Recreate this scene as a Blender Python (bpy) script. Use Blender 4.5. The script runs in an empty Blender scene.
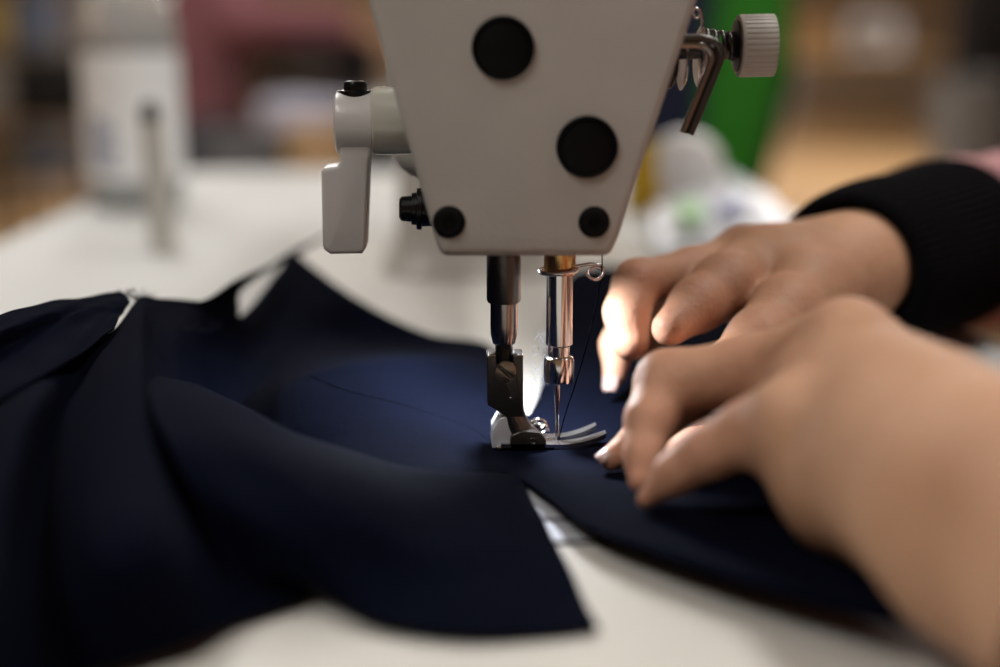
import bpy, bmesh, math, random
import numpy as np
from mathutils import Vector, Matrix, Euler
random.seed(7); rng = np.random.RandomState(7)
S = bpy.context.scene; C = S.collection
PI = math.pi

# ------------------------------------------------------------------ camera
F = 1389.0                                   # focal length in pixels (50 mm on 36 mm)
TH = math.atan((333.5-40)/F); YAW = math.atan(60/F)
RC = (Euler((0, 0, -YAW)).to_matrix() @ Euler((PI/2-TH, 0, 0)).to_matrix())
def ray(px, py): return RC @ Vector(((px-500)/F, -(py-333.5)/F, -1.0))
CAM = -(ray(557, 450) * 0.36)
cam = bpy.data.cameras.new('camera'); cam.lens = 50; cam.sensor_width = 36
cam.clip_start = 0.01; cam.clip_end = 60
cam.dof.use_dof = True; cam.dof.focus_distance = 0.352; cam.dof.aperture_fstop = 3.6
cam.dof.aperture_blades = 9
co = bpy.data.objects.new('camera', cam); C.objects.link(co)
co.matrix_world = Matrix.Translation(CAM) @ RC.to_4x4()
S.camera = co
S.view_settings.view_transform = 'Standard'; S.view_settings.look = 'None'
S.view_settings.exposure = 0.0; S.view_settings.gamma = 1.0; S.view_settings.use_curve_mapping = False
S.cycles.use_denoising = True
S.cycles.max_bounces = 6; S.cycles.sample_clamp_indirect = 3.0
S.cycles.caustics_reflective = False; S.cycles.caustics_refractive = False

# ------------------------------------------------------------------ light
w = bpy.data.worlds.new('world'); S.world = w; w.use_nodes = True
w.node_tree.nodes['Background'].inputs[0].default_value = (0.5, 0.52, 0.55, 1)
w.node_tree.nodes['Background'].inputs[1].default_value = 0.12
def area(name, loc, rot, sx, sy, power, col):
    l = bpy.data.lights.new(name, 'AREA'); l.shape = 'RECTANGLE'; l.size = sx; l.size_y = sy
    l.energy = power; l.color = col
    o = bpy.data.objects.new(name, l); o.location = loc; o.rotation_euler = rot; C.objects.link(o); return o
WARM = (1.0, 0.982, 0.955)
area('ceiling_lamp', (-0.9, 1.7, 1.95), (0, 0, 0), 0.35, 1.5, 31, WARM)
area('ceiling_lamp', (0.9, 0.2, 1.95), (0, 0, 0), 0.35, 1.5, 30, WARM)
area('ceiling_lamp', (-1.1, -1.2, 1.95), (0, 0, 0), 0.35, 1.5, 30, WARM)
area('ceiling_lamp', (-1.0, 6, 1.95), (0, 0, 0), 0.5, 3.0, 90, WARM)
area('ceiling_lamp', (3.0, 8, 1.95), (0, 0, 0), 0.5, 3.0, 170, WARM)
area('ceiling_lamp', (0, 13, 1.95), (0, 0, 0), 6, 0.5, 140, WARM)
# the machine's own work lamp, under the arm behind the needle
sl = bpy.data.lights.new('work_lamp_light', 'SPOT'); sl.energy = 0.78; sl.color = (0.86, 0.92, 1.0)
sl.spot_size = math.radians(168); sl.spot_blend = 0.5; sl.shadow_soft_size = 0.004
slo = bpy.data.objects.new('work_lamp_light', sl); slo.location = (-0.0130, 0.0155, 0.0482)
slo.rotation_euler = (math.radians(-6), math.radians(2), 0); C.objects.link(slo)

# ------------------------------------------------------------------ helpers
def W(px, py, Y):                            # picture direction met with the upright plane y = Y
    r = ray(px, py); return CAM + r*((Y-CAM.y)/r.y)
def Z(px, py, h):                            # the same met with the level plane z = h (mm)
    r = ray(px, py); return CAM + r*((h*0.001-CAM.z)/r.z)
def X(px, Y, py=250): return W(px, py, Y).x
def scale_at(Y): return (Y-CAM.y)/F          # metres per picture unit at depth Y

MATS = {}
def mat(name, col, rough=0.5, metal=0.0, bump=0.0, bscale=300.0, var=0.0, vscale=20.0, coat=0.0, sss=0.0,
        sheen=0.0, trans=0.0, emit=0.0, alpha=1.0, ior=1.45, spec=0.5, rvar=0.0):
    m = bpy.data.materials.new(name); m.use_nodes = True; nt = m.node_tree; b = nt.nodes['Principled BSDF']
    b.inputs['Base Color'].default_value = (*col, 1); b.inputs['Roughness'].default_value = rough
    b.inputs['Metallic'].default_value = metal; b.inputs['Coat Weight'].default_value = coat
    b.inputs['Coat Roughness'].default_value = 0.15
    b.inputs['IOR'].default_value = ior; b.inputs['Specular IOR Level'].default_value = spec
    if sss:
        b.inputs['Subsurface Weight'].default_value = sss
        b.inputs['Subsurface Radius'].default_value = (1.0, 0.35, 0.18)
        b.inputs['Subsurface Scale'].default_value = 0.004
    if sheen:
        b.inputs['Sheen Weight'].default_value = sheen; b.inputs['Sheen Roughness'].default_value = 0.5
        b.inputs['Sheen Tint'].default_value = (0.5, 0.6, 1.0, 1)
    b.inputs['Transmission Weight'].default_value = trans
    if emit:
        b.inputs['Emission Color'].default_value = (*col, 1); b.inputs['Emission Strength'].default_value = emit
    b.inputs['Alpha'].default_value = alpha
    tc = nt.nodes.new('ShaderNodeTexCoord')
    if bump:
        n = nt.nodes.new('ShaderNodeTexNoise'); n.inputs['Scale'].default_value = bscale; n.inputs['Detail'].default_value = 4
        nt.links.new(tc.outputs['Object'], n.inputs['Vector'])
        bp = nt.nodes.new('ShaderNodeBump'); bp.inputs['Strength'].default_value = bump; bp.inputs['Distance'].default_value = 0.0006
        nt.links.new(n.outputs['Fac'], bp.inputs['Height']); nt.links.new(bp.outputs['Normal'], b.inputs['Normal'])
    if var:
        n = nt.nodes.new('ShaderNodeTexNoise'); n.inputs['Scale'].default_value = vscale; n.inputs['Detail'].default_value = 5
        nt.links.new(tc.outputs['Object'], n.inputs['Vector'])
        r = nt.nodes.new('ShaderNodeValToRGB'); r.color_ramp.elements[0].position = 0.3; r.color_ramp.elements[1].position = 0.7
        r.color_ramp.elements[0].color = (*[c*(1-var) for c in col], 1); r.color_ramp.elements[1].color = (*[min(1, c*(1+var)) for c in col], 1)
        nt.links.new(n.outputs['Fac'], r.inputs['Fac']); nt.links.new(r.outputs['Color'], b.inputs['Base Color'])
    if rvar:
        n = nt.nodes.new('ShaderNodeTexNoise'); n.inputs['Scale'].default_value = 160; n.inputs['Detail'].default_value = 4
        nt.links.new(tc.outputs['Object'], n.inputs['Vector'])
        mr = nt.nodes.new('ShaderNodeMapRange'); mr.inputs['To Min'].default_value = rough*(1-rvar); mr.inputs['To Max'].default_value = rough*(1+rvar)
        nt.links.new(n.outputs['Fac'], mr.inputs['Value']); nt.links.new(mr.outputs['Result'], b.inputs['Roughness'])
    MATS[name] = m; return m

M_PAINT = mat('cream_enamel', (0.46, 0.43, 0.39), 0.42, bump=0.12, bscale=700, var=0.05, vscale=40, coat=0.15)
M_PLATE = mat('grey_enamel', (0.44, 0.41, 0.375), 0.5, bump=0.15, bscale=900, var=0.04, vscale=60)
M_LEVER = mat('white_enamel', (0.56, 0.54, 0.52), 0.4, bump=0.1, bscale=900, var=0.05, vscale=80, coat=0.2)
M_SHAFT = mat('ivory_enamel', (0.50, 0.49, 0.42), 0.25, coat=0.5)
M_BED = mat('bed_enamel', (0.62, 0.60, 0.55), 0.5, var=0.05, vscale=14, coat=0.05, bump=0.05, bscale=500)
M_TABLE = mat('table_laminate', (0.54, 0.54, 0.52), 0.62, var=0.05, vscale=6)
M_CHROME = mat('chrome', (0.78, 0.76, 0.76), 0.13, 1.0, rvar=0.5)
M_STEEL = mat('brushed_steel', (0.55, 0.55, 0.56), 0.3, 1.0, bump=0.1, bscale=900, rvar=0.3)
M_PLT = mat('satin_steel', (0.66, 0.68, 0.73), 0.6, 0.5, rvar=0.2)
M_DARK = mat('blackened_steel', (0.10, 0.095, 0.09), 0.32, 0.9, bump=0.15, bscale=900, rvar=0.4)
M_DSTEEL = mat('dark_chrome', (0.30, 0.28, 0.27), 0.2, 1.0, rvar=0.5)
M_BRASS = mat('brass', (0.60, 0.36, 0.14), 0.28, 1.0, rvar=0.3)
M_BLACK = mat('black_rubber', (0.003, 0.003, 0.0035), 0.5, bump=0.1, bscale=500, spec=0.15)
M_BLACKS = mat('black_oxide', (0.004, 0.004, 0.005), 0.28, spec=0.35)
M_KNOB = mat('knob_plastic', (0.42, 0.39, 0.35), 0.42)
M_THREAD = mat('navy_thread', (0.0012, 0.0013, 0.003), 0.9, spec=0.02)
M_LINT = mat('lint', (0.14, 0.15, 0.22), 0.9)
M_NAIL = mat('nail', (0.46, 0.31, 0.27), 0.35, coat=0.2)
M_NAILTIP = mat('nail_edge', (0.70, 0.58, 0.42), 0.35)
M_CUFF = mat('black_knit', (0.0035, 0.0035, 0.0045), 0.95, bump=0.5, bscale=1500, spec=0.08)
M_PINK = mat('pink_knit', (0.40, 0.20, 0.20), 0.9, bump=0.4, bscale=900, var=0.12, vscale=60)

def skin_material():
    m = bpy.data.materials.new('skin'); m.use_nodes = True; nt = m.node_tree; b = nt.nodes['Principled BSDF']
    b.inputs['Roughness'].default_value = 0.58; b.inputs['Specular IOR Level'].default_value = 0.3
    b.inputs['Subsurface Weight'].default_value = 0.25; b.inputs['Subsurface Radius'].default_value = (1, .35, .18)
    b.inputs['Subsurface Scale'].default_value = 0.003
    tc = nt.nodes.new('ShaderNodeTexCoord')
    n = nt.nodes.new('ShaderNodeTexNoise'); n.inputs['Scale'].default_value = 45; n.inputs['Detail'].default_value = 6
    nt.links.new(tc.outputs['Object'], n.inputs['Vector'])
    r = nt.nodes.new('ShaderNodeValToRGB'); e = r.color_ramp.elements
    e[0].position = 0.25; e[0].color = (0.45, 0.245, 0.145, 1); e[1].position = 0.75; e[1].color = (0.60, 0.35, 0.22, 1)
    nt.links.new(n.outputs['Fac'], r.inputs['Fac'])
    at = nt.nodes.new('ShaderNodeAttribute'); at.attribute_name = 'flush'
    mx = nt.nodes.new('ShaderNodeMix'); mx.data_type = 'RGBA'; mx.inputs['B'].default_value = (0.52, 0.235, 0.16, 1)
    nt.links.new(at.outputs['Fac'], mx.inputs['Factor']); nt.links.new(r.outputs['Color'], mx.inputs['A'])
    nt.links.new(mx.outputs['Result'], b.inputs['Base Color'])
    v = nt.nodes.new('ShaderNodeTexVoronoi'); v.inputs['Scale'].default_value = 900
    nt.links.new(tc.outputs['Object'], v.inputs['Vector'])
    bp = nt.nodes.new('ShaderNodeBump'); bp.inputs['Strength'].default_value = 0.35; bp.inputs['Distance'].default_value = 0.0003
    nt.links.new(v.outputs['Distance'], bp.inputs['Height'])
    n2 = nt.nodes.new('ShaderNodeTexNoise'); n2.inputs['Scale'].default_value = 220; n2.inputs['Detail'].default_value = 5
    nt.links.new(tc.outputs['Object'], n2.inputs['Vector'])
    bp2 = nt.nodes.new('ShaderNodeBump'); bp2.inputs['Strength'].default_value = 0.5; bp2.inputs['Distance'].default_value = 0.0008
    nt.links.new(n2.outputs['Fac'], bp2.inputs['Height']); nt.links.new(bp.outputs['Normal'], bp2.inputs['Normal'])
    nt.links.new(bp2.outputs['Normal'], b.inputs['Normal'])
    return m
M_SKIN = skin_material()

def cloth_material():
    m = bpy.data.materials.new('navy_twill'); m.use_nodes = True; nt = m.node_tree; b = nt.nodes['Principled BSDF']
    b.inputs['Roughness'].default_value = 0.9; b.inputs['Specular IOR Level'].default_value = 0.02
    b.inputs['Sheen Weight'].default_value = 0.004; b.inputs['Sheen Roughness'].default_value = 0.5
    b.inputs['Sheen Tint'].default_value = (0.45, 0.55, 1, 1)
    tc = nt.nodes.new('ShaderNodeTexCoord')
    wv = nt.nodes.new('ShaderNodeTexWave'); wv.wave_type = 'BANDS'; wv.bands_direction = 'DIAGONAL'
    wv.inputs['Scale'].default_value = 900; wv.inputs['Distortion'].default_value = 1.5; wv.inputs['Detail'].default_value = 2
    nt.links.new(tc.outputs['Object'], wv.inputs['Vector'])
    n = nt.nodes.new('ShaderNodeTexNoise'); n.inputs['Scale'].default_value = 1800; n.inputs['Detail'].default_value = 3
    nt.links.new(tc.outputs['Object'], n.inputs['Vector'])
    r = nt.nodes.new('ShaderNodeValToRGB'); e = r.color_ramp.elements
    e[0].position = 0.3; e[0].color = (0.0010, 0.0015, 0.0042, 1); e[1].position = 0.72; e[1].color = (0.0032, 0.0046, 0.0120, 1)
    nt.links.new(n.outputs['Fac'], r.inputs['Fac']); nt.links.new(r.outputs['Color'], b.inputs['Base Color'])
    a = nt.nodes.new('ShaderNodeMath'); a.operation = 'ADD'
    nt.links.new(wv.outputs['Fac'], a.inputs[0]); nt.links.new(n.outputs['Fac'], a.inputs[1])
    bp = nt.nodes.new('ShaderNodeBump'); bp.inputs['Strength'].default_value = 0.4; bp.inputs['Distance'].default_value = 0.0002
    nt.links.new(a.outputs[0], bp.inputs['Height']); nt.links.new(bp.outputs['Normal'], b.inputs['Normal'])
    return m
M_NAVY = cloth_material()

def setp(o, label=None, cat=None, group=None, kind=None):
    if label: o['label'] = label
    if cat: o['category'] = cat
    if group: o['group'] = group
    if kind: o['kind'] = kind
    return o
def thing(name, label, cat, loc=(0, 0, 0), group=None):
    o = bpy.data.objects.new(name, None); C.objects.link(o); o.location = loc; o.empty_display_size = 0.02
    return setp(o, label, cat, group)
def link(name, verts, faces, m, parent=None, smooth=True, angle=40):
    me = bpy.data.meshes.new(name); me.from_pydata([tuple(v) for v in verts], [], [tuple(int(i) for i in f) for f in faces]); me.update()
    return link_me(name, me, m, parent, smooth, angle)
def link_me(name, me, m, parent=None, smooth=True, angle=40):
    o = bpy.data.objects.new(name, me); C.objects.link(o)
    if m: me.materials.append(m)
    if parent:
        o.parent = parent
        inv = Matrix.Translation(-wloc(parent)); me.transform(inv)
    if smooth:
        me.polygons.foreach_set('use_smooth', [True]*len(me.polygons))
        me.set_sharp_from_angle(angle=math.radians(angle))
    return o
def wloc(o):
    v = Vector((0, 0, 0))
    while o: v += o.location; o = o.parent
    return v
def from_bm(name, bm, m, parent=None, smooth=True, angle=40):
    bmesh.ops.recalc_face_normals(bm, faces=bm.faces)
    me = bpy.data.meshes.new(name); bm.to_mesh(me); bm.free()
    return link_me(name, me, m, parent, smooth, angle)
def box_bm(bm, c, s, bev=0.0, seg=3, rot=None):
    r = bmesh.ops.create_cube(bm, size=1.0); vs = r['verts']
    for v in vs: v.co = Vector((v.co.x*s[0], v.co.y*s[1], v.co.z*s[2]))
    if bev:
        es = {e for v in vs for e in v.link_edges}
        r2 = bmesh.ops.bevel(bm, geom=list(es), offset=bev, segments=seg, profile=0.5, affect='EDGES', clamp_overlap=True)
        vs = list({v for f in r2['faces'] for v in f.verts} | {v for v in vs if v.is_valid})
        isl = set(vs); stack = list(vs)
        while stack:
            v = stack.pop()
            for e in v.link_edges:
                u = e.other_vert(v)
                if u not in isl: isl.add(u); stack.append(u)
        vs = list(isl)
    mt = Matrix.Translation(Vector(c)) @ (rot.to_4x4() if rot else Matrix.Identity(4))
    for v in vs: v.co = mt @ v.co
    return vs
def box(name, c, s, m, parent=None, bev=0.0, rot=None):
    bm = bmesh.new(); box_bm(bm, c, s, bev, 3, rot); return from_bm(name, bm, m, parent)
def frame_of(d):
    d = Vector(d).normalized(); u = Vector((0, 0, 1)) if abs(d.z) < 0.9 else Vector((1, 0, 0))
    a = d.cross(u).normalized(); b = a.cross(d).normalized(); return d, a, b   # b is the most upward
def lathe_data(prof, o, d, n=40, rfun=None):
    """prof: (radius, distance along d); closed at zero radius"""
    d, a, b = frame_of(d); vs = []; fs = []
    for (r, t) in prof:
        for k in range(n):
            th = 2*PI*k/n; rr = r*(rfun(th, t) if rfun else 1)
            vs.append(Vector(o)+d*t+(a*math.cos(th)+b*math.sin(th))*rr)
    for i in range(len(prof)-1):
        for k in range(n):
            j = (k+1) % n; fs.append((i*n+k, i*n+j, (i+1)*n+j, (i+1)*n+k))
    for i, s in ((0, 1), (len(prof)-1, -1)):
        if prof[i][0] > 1e-6:
            vs.append(Vector(o)+d*prof[i][1]); c = len(vs)-1
            for k in range(n): fs.append((c, i*n+(k+1) % n, i*n+k) if s == 1 else (c, i*n+k, i*n+(k+1) % n))
    return vs, fs
def lathe(name, prof, o, d, m, parent=None, n=40, rfun=None, angle=35):
    vs, fs = lathe_data(prof, o, d, n, rfun); bm = bmesh.new()
    bv = [bm.verts.new(v) for v in vs]
    for f in fs:
        try: bm.faces.new([bv[i] for i in f])
        except ValueError: pass
    bmesh.ops.remove_doubles(bm, verts=bm.verts, dist=1e-7)
    return from_bm(name, bm, m, parent, True, angle)
def cr(p, t):
    """Catmull-Rom through rows of p at t in [0, n-1]"""
    n = len(p); i = min(int(t), n-2); f = t-i
    g = lambda k: p[k] if 0 <= k < n else (2*p[0]-p[1] if k < 0 else 2*p[-1]-p[-2])
    a, b, c, d = g(i-1), g(i), g(i+1), g(i+2)
    return 0.5*((2*b)+(c-a)*f+(2*a-5*b+4*c-d)*f*f+(3*b-a-3*c+d)*f**3)
def smooth_path(pts, n):
    p = np.array([list(v) for v in pts], float)
    return [Vector(cr(p, t)) for t in np.linspace(0, len(p)-1, n)]
def tube_bm(bm, path, r, n=10, flat=1.0, up=None):
    rings = []; pa = None
    for i, p in enumerate(path):
        t = (path[min(i+1, len(path)-1)]-path[max(i-1, 0)]).normalized()
        if pa is None:
            _, a, b = frame_of(t)
            if up is not None: a = t.cross(up).normalized(); b = a.cross(t)
        else:
            a = (pa-t*pa.dot(t)).normalized(); b = a.cross(t)
        pa = a; rr = r(i/(len(path)-1)) if callable(r) else r
        rings.append([bm.verts.new(p+(a*math.cos(2*PI*k/n)+b*math.sin(2*PI*k/n)*flat)*rr) for k in range(n)])
    for i in range(len(rings)-1):
        for k in range(n): bm.faces.new((rings[i][k], rings[i][(k+1) % n], rings[i+1][(k+1) % n], rings[i+1][k]))
    bm.faces.new(list(reversed(rings[0]))); bm.faces.new(rings[-1])
def tube(name, path, r, m, parent=None, n=10, flat=1.0, up=None):
    bm = bmesh.new(); tube_bm(bm, path, r, n, flat, up); return from_bm(name, bm, m, parent, True, 60)
def prism_bm(bm, poly, d, bev=0.0, seg=3):
    """poly: world points of the near face, extruded along vector d; rim bevelled"""
    f0 = [bm.verts.new(p) for p in poly]; f1 = [bm.verts.new(p+d) for p in poly]; n = len(poly)
    a = bm.faces.new(f0); b = bm.faces.new(list(reversed(f1)))
    for i in range(n): bm.faces.new((f0[i], f1[i], f1[(i+1) % n], f0[(i+1) % n]))
    bmesh.ops.recalc_face_normals(bm, faces=bm.faces)
    if bev:
        es = [e for e in a.edges]+[e for e in b.edges]
        bmesh.ops.bevel(bm, geom=es, offset=bev, segments=seg, profile=0.5, affect='EDGES', clamp_overlap=True)
def prism(name, poly, d, m, parent=None, bev=0.0):
    bm = bmesh.new(); prism_bm(bm, poly, Vector(d), bev); return from_bm(name, bm, m, parent)
def rounded(pts, r, seg=6):
    """2-D polygon with corners rounded by radius r (a number or one per corner)"""
    out = []; n = len(pts)
    for i, p in enumerate(pts):
        rr = r[i] if isinstance(r, (list, tuple)) else r
        p = Vector(p); a = Vector(pts[i-1])-p; b = Vector(pts[(i+1) % n])-p
        if rr <= 0: out.append(p); continue
        ang = a.angle(b)/2; l = min(rr/math.tan(ang), a.length*.49, b.length*.49)
        p0 = p+a.normalized()*l; p1 = p+b.normalized()*l
        for k in range(seg+1):
            t = k/seg; out.append(p0*(1-t)**2+p*2*t*(1-t)+p1*t*t)
    return out
def sheet(name, rows, m, parent=None, nu=90, nv=70, thick=0.0005, ripple=0.0, seed=0):
    """a spline sheet through rows of control points, with real thickness"""
    P = np.array([[list(q) for q in r] for r in rows], float)
    us = np.linspace(0, P.shape[1]-1, nu); vsn = np.linspace(0, P.shape[0]-1, nv)
    A = np.array([cr(P, t) for t in vsn]); B = np.array([cr(A.swapaxes(0, 1), t) for t in us])  # nu, nv, 3
    if ripple:
        rg = np.random.RandomState(seed); gx = np.linspace(0, 1, nu)[:, None]; gy = np.linspace(0, 1, nv)[None, :]
        dz = 0
        for _ in range(9):
            kx, ky, ph = rg.uniform(-9, 9), rg.uniform(-9, 9), rg.uniform(0, 6.28); dz = dz+np.sin(6.28*(kx*gx+ky*gy)/2+ph)
        B[:, :, 2] += ripple*dz/3
    B[:, :, 2] = np.maximum(B[:, :, 2], 0.0007)
    vs = B.reshape(-1, 3); fs = [(i*nv+j, (i+1)*nv+j, (i+1)*nv+j+1, i*nv+j+1) for i in range(nu-1) for j in range(nv-1)]
    o = link(name, vs, fs, m, parent, True, 180)
    sm = o.modifiers.new('thickness', 'SOLIDIFY'); sm.thickness = thick; sm.offset = 0
    return o

# --- organic bodies: tapered bones melted together, meshed with surface nets
def bone(P, a, b, ra, rb):
    a = np.array(a, np.float32); b = np.array(b, np.float32); ab = b-a; L = float(ab@ab)+1e-12
    t = np.clip(((P-a)@ab)/L, 0, 1); return np.linalg.norm(P-a-t[..., None]*ab, axis=-1)-(ra+(rb-ra)*t)
def smin(a, b, k):
    h = np.clip(0.5+0.5*(b-a)/k, 0, 1); return b*(1-h)+a*h-k*h*(1-h)
def chain(P, pts, k=0.002):
    d = None
    for (p, r), (q, s) in zip(pts[:-1], pts[1:]):
        e = bone(P, p, q, r, s); d = e if d is None else smin(d, e, k)
    return d
def nets(fn, lo, hi, vox):
    ax = [np.arange(lo[i], hi[i]+vox, vox, dtype=np.float32) for i in range(3)]
    G = np.stack(np.meshgrid(*ax, indexing='ij'), -1); D = fn(G).astype(np.float32)
    s = D < 0; nx, ny, nz = D.shape
    mixed = np.zeros((nx-1, ny-1, nz-1), bool); cnt = np.zeros((nx-1, ny-1, nz-1), np.int8)
    for dx in (0, 1):
        for dy in (0, 1):
            for dz in (0, 1): cnt += s[dx:nx-1+dx, dy:ny-1+dy, dz:nz-1+dz]
    mixed = (cnt > 0) & (cnt < 8); idx = -np.ones(mixed.shape, int); cells = np.argwhere(mixed); idx[mixed] = np.arange(len(cells))
    acc = np.zeros((len(cells), 3)); num = np.zeros(len(cells)); cor = [(a, b, c) for a in (0, 1) for b in (0, 1) for c in (0, 1)]
    for p in cor:
        for q in cor:
            if sum(abs(a-b) for a, b in zip(p, q)) == 1 and p < q:
                d0 = D[cells[:, 0]+p[0], cells[:, 1]+p[1], cells[:, 2]+p[2]]; d1 = D[cells[:, 0]+q[0], cells[:, 1]+q[1], cells[:, 2]+q[2]]
                ok = (d0 < 0) != (d1 < 0); t = np.where(ok, d0/np.where(ok, d0-d1, 1), 0)
                acc += np.where(ok[:, None], np.array(p)+t[:, None]*(np.array(q)-np.array(p)), 0); num += ok
    V = (cells+acc/num[:, None])*vox+np.array(lo); faces = []
    for axi in range(3):
        o1, o2 = [i for i in range(3) if i != axi]
        sl0 = [slice(None)]*3; sl1 = [slice(None)]*3; sl0[axi] = slice(0, -1); sl1[axi] = slice(1, None)
        ch = s[tuple(sl0)] != s[tuple(sl1)]; e = np.argwhere(ch)
        e = e[(e[:, o1] > 0) & (e[:, o2] > 0) & (e[:, o1] < D.shape[o1]-1) & (e[:, o2] < D.shape[o2]-1)]
        def cell(a, b): c = e.copy(); c[:, o1] -= a; c[:, o2] -= b; return idx[c[:, 0], c[:, 1], c[:, 2]]
        q = np.stack([cell(1, 1), cell(0, 1), cell(0, 0), cell(1, 0)], 1)
        fl = s[e[:, 0], e[:, 1], e[:, 2]]
        if axi == 1: fl = ~fl
        q[~fl] = q[~fl][:, ::-1]; faces.append(q)
    return V, np.concatenate(faces)
def body_mesh(name, V, Fc, m, parent=None):
    return link(name, V, Fc, m, parent, True, 180)

# ------------------------------------------------------------------ room
def struct(name, c, s, m): return setp(box(name, c, s, m), kind='structure')
def wood_floor():
    m = mat('wood_floor', (0.42, 0.25, 0.12), 0.45, var=0.12, vscale=3); nt = m.node_tree; b = nt.nodes['Principled BSDF']
    br = nt.nodes.new('ShaderNodeTexBrick'); br.inputs['Scale'].default_value = 1.0; br.inputs['Brick Width'].default_value = 1.8
    br.inputs['Row Height'].default_value = 0.15; br.inputs['Mortar Size'].default_value = 0.004
    br.inputs['Color1'].default_value = (0.46, 0.28, 0.135, 1); br.inputs['Color2'].default_value = (0.38, 0.225, 0.10, 1); br.inputs['Mortar'].default_value = (0.14, 0.08, 0.04, 1)
    tc = nt.nodes.new('ShaderNodeTexCoord'); nt.links.new(tc.outputs['Object'], br.inputs['Vector']); nt.links.new(br.outputs['Color'], b.inputs['Base Color'])
    return m
FL = -0.77
struct('floor', (0, 7, FL-0.05), (16, 26, 0.1), wood_floor())
M_WALL = mat('wall_paint', (0.50, 0.37, 0.25), 0.8, var=0.05, vscale=2)
struct('wall_back', (0, 18.05, 0.7), (16, 0.1, 3.0), M_WALL)
struct('wall_left', (-8.05, 7, 0.7), (0.1, 26, 3.0), M_WALL)
struct('wall_right', (8.05, 7, 0.7), (0.1, 26, 3.0), M_WALL)
struct('wall_front', (0, -4.05, 0.7), (16, 0.1, 3.0), M_WALL)
struct('ceiling', (0, 7, 2.15), (16, 26, 0.1), mat('ceiling_paint', (0.6, 0.58, 0.55), 0.9))

# ------------------------------------------------------------------ sewing table
BX0, BX1, BY0, BY1 = -0.105, 0.075, -0.30, 0.40           # opening that carries the machine bed
tl, tr_ = Z(0, 241, 0).x, Z(1000, 346, 0).x
tab = thing('sewing_table', 'white laminate sewing table holding the sewing machine and the bottle', 'table', (0, 0, FL))
bm = bmesh.new(); g = 0.0006
for (x0, x1, y0, y1) in ((tl, BX0-g, -0.42, 0.80), (BX1+g, tr_, -0.42, 0.80), (BX0-g, BX1+g, BY1+g, 0.80), (BX0-g, BX1+g, -0.42, BY0-g)):
    box_bm(bm, ((x0+x1)/2, (y0+y1)/2, -0.0205), (x1-x0, y1-y0, 0.04))
from_bm('tabletop', bm, M_TABLE, tab, False)
M_LEG = mat('table_leg_paint', (0.22, 0.22, 0.22), 0.5)
for sx in (tl+0.05, tr_-0.05):
    for sy in (-0.33, 0.70):
        bm = bmesh.new(); box_bm(bm, (sx, sy, (FL+0.02-0.0405)/2), (0.04, 0.05, -(FL+0.02)-0.0405), 0.004)
        box_bm(bm, (sx, sy, FL+0.0125), (0.06, 0.12, 0.023), 0.006); from_bm('leg', bm, M_LEG, tab)

# ------------------------------------------------------------------ sewing machine
mc = thing('sewing_machine', 'cream industrial sewing machine stitching the navy cloth on the table', 'sewing machine', (0, 0, 0))
# bed with rounded rim
bed = box('bed', ((BX0+BX1)/2, (BY0+BY1)/2, -0.0215), (BX1-BX0, BY1-BY0, 0.043), M_BED, mc, 0.0025)
gp = bmesh.new(); box_bm(gp, (0.001, -0.0544, 0.0001), (0.056, 0.0018, 0.0007)); box_bm(gp, (0.0, -0.0684, 0.0001), (0.05, 0.0013, 0.0007)); from_bm('plate_groove', gp, M_BLACKS, mc)
# needle plate and slide plate: steel set flush in the bed in front of the needle
bm = bmesh.new(); box_bm(bm, (0.002, -0.0185, 0.00015), (0.056, 0.070, 0.0011), 0.0003)
np_ = from_bm('needle_plate', bm, M_PLT, mc)
bm = bmesh.new(); box_bm(bm, (0.000, -0.0615, 0.0001), (0.046, 0.0125, 0.0009), 0.0003)
sp = from_bm('slide_plate', bm, M_PLT, mc)
bm = bmesh.new()
for k in range(4): box_bm(bm, (-0.004+0.0028*k, 0.003, 0.0005), (0.0011, 0.016, 0.0006), 0.0002)
from_bm('feed_dog', bm, M_STEEL, mc)
# head
YF = -0.021
def plate_poly(Y, grow=0.0):
    p = [(344-grow, -90), (368-grow, 0), (434-grow, 236), (441, 257+grow*.6), (611, 257+grow*.6), (620+grow, 236), (698+grow, 0), (727+grow, -90)]
    q = rounded([(X(a, Y, b), W(a, b, Y).z) for a, b in p], [0, 0, 0.004, 0.003, 0.003, 0.004, 0, 0], 5)
    return [Vector((v.x, Y, v.y)) for v in q]
fp = prism('face_plate', plate_poly(YF), (0, 0.0065, 0), M_PLATE, mc, 0.0022)
hp = plate_poly(YF); ctr = sum(hp, Vector())/len(hp)
hp2 = [Vector((ctr.x+(v.x-ctr.x)*0.975, YF+0.0063, v.z+0.0006)) for v in hp]
prism('head', hp2, (0, 0.050, 0), M_PAINT, mc, 0.003)
ztop = hp[0].z
# upper arm and column
poly = rounded([(-0.044, 0.066), (-0.044, ztop+0.05), (0.032, ztop+0.05), (0.018, 0.066)], 0.014)
prism('arm', [Vector((v.x, YF+0.055, v.y)) for v in poly], (0, 0.385, 0), M_PAINT, mc, 0.004)
poly = rounded([(-0.05, 0.27), (0.03, 0.27), (0.03, 0.38), (-0.05, 0.38)], 0.02)
bm = bmesh.new(); rings = []
for z, s in ((0.0005, 1.14), (0.004, 1.10), (0.010, 1.03), (0.02, 1.0), (0.05, 0.97), (0.075, 0.97), (0.09, 1.0)):
    rings.append([bm.verts.new(((v.x-0.0025)*s+0.0025, (v.y-0.325)*s+0.325, z)) for v in poly])
for a, b in zip(rings[:-1], rings[1:]):
    for k in range(len(a)): bm.faces.new((a[k], a[(k+1) % len(a)], b[(k+1) % len(a)], b[k]))
bm.faces.new(list(reversed(rings[0]))); bm.faces.new(rings[-1]); from_bm('column', bm, M_PAINT, mc)
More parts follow.
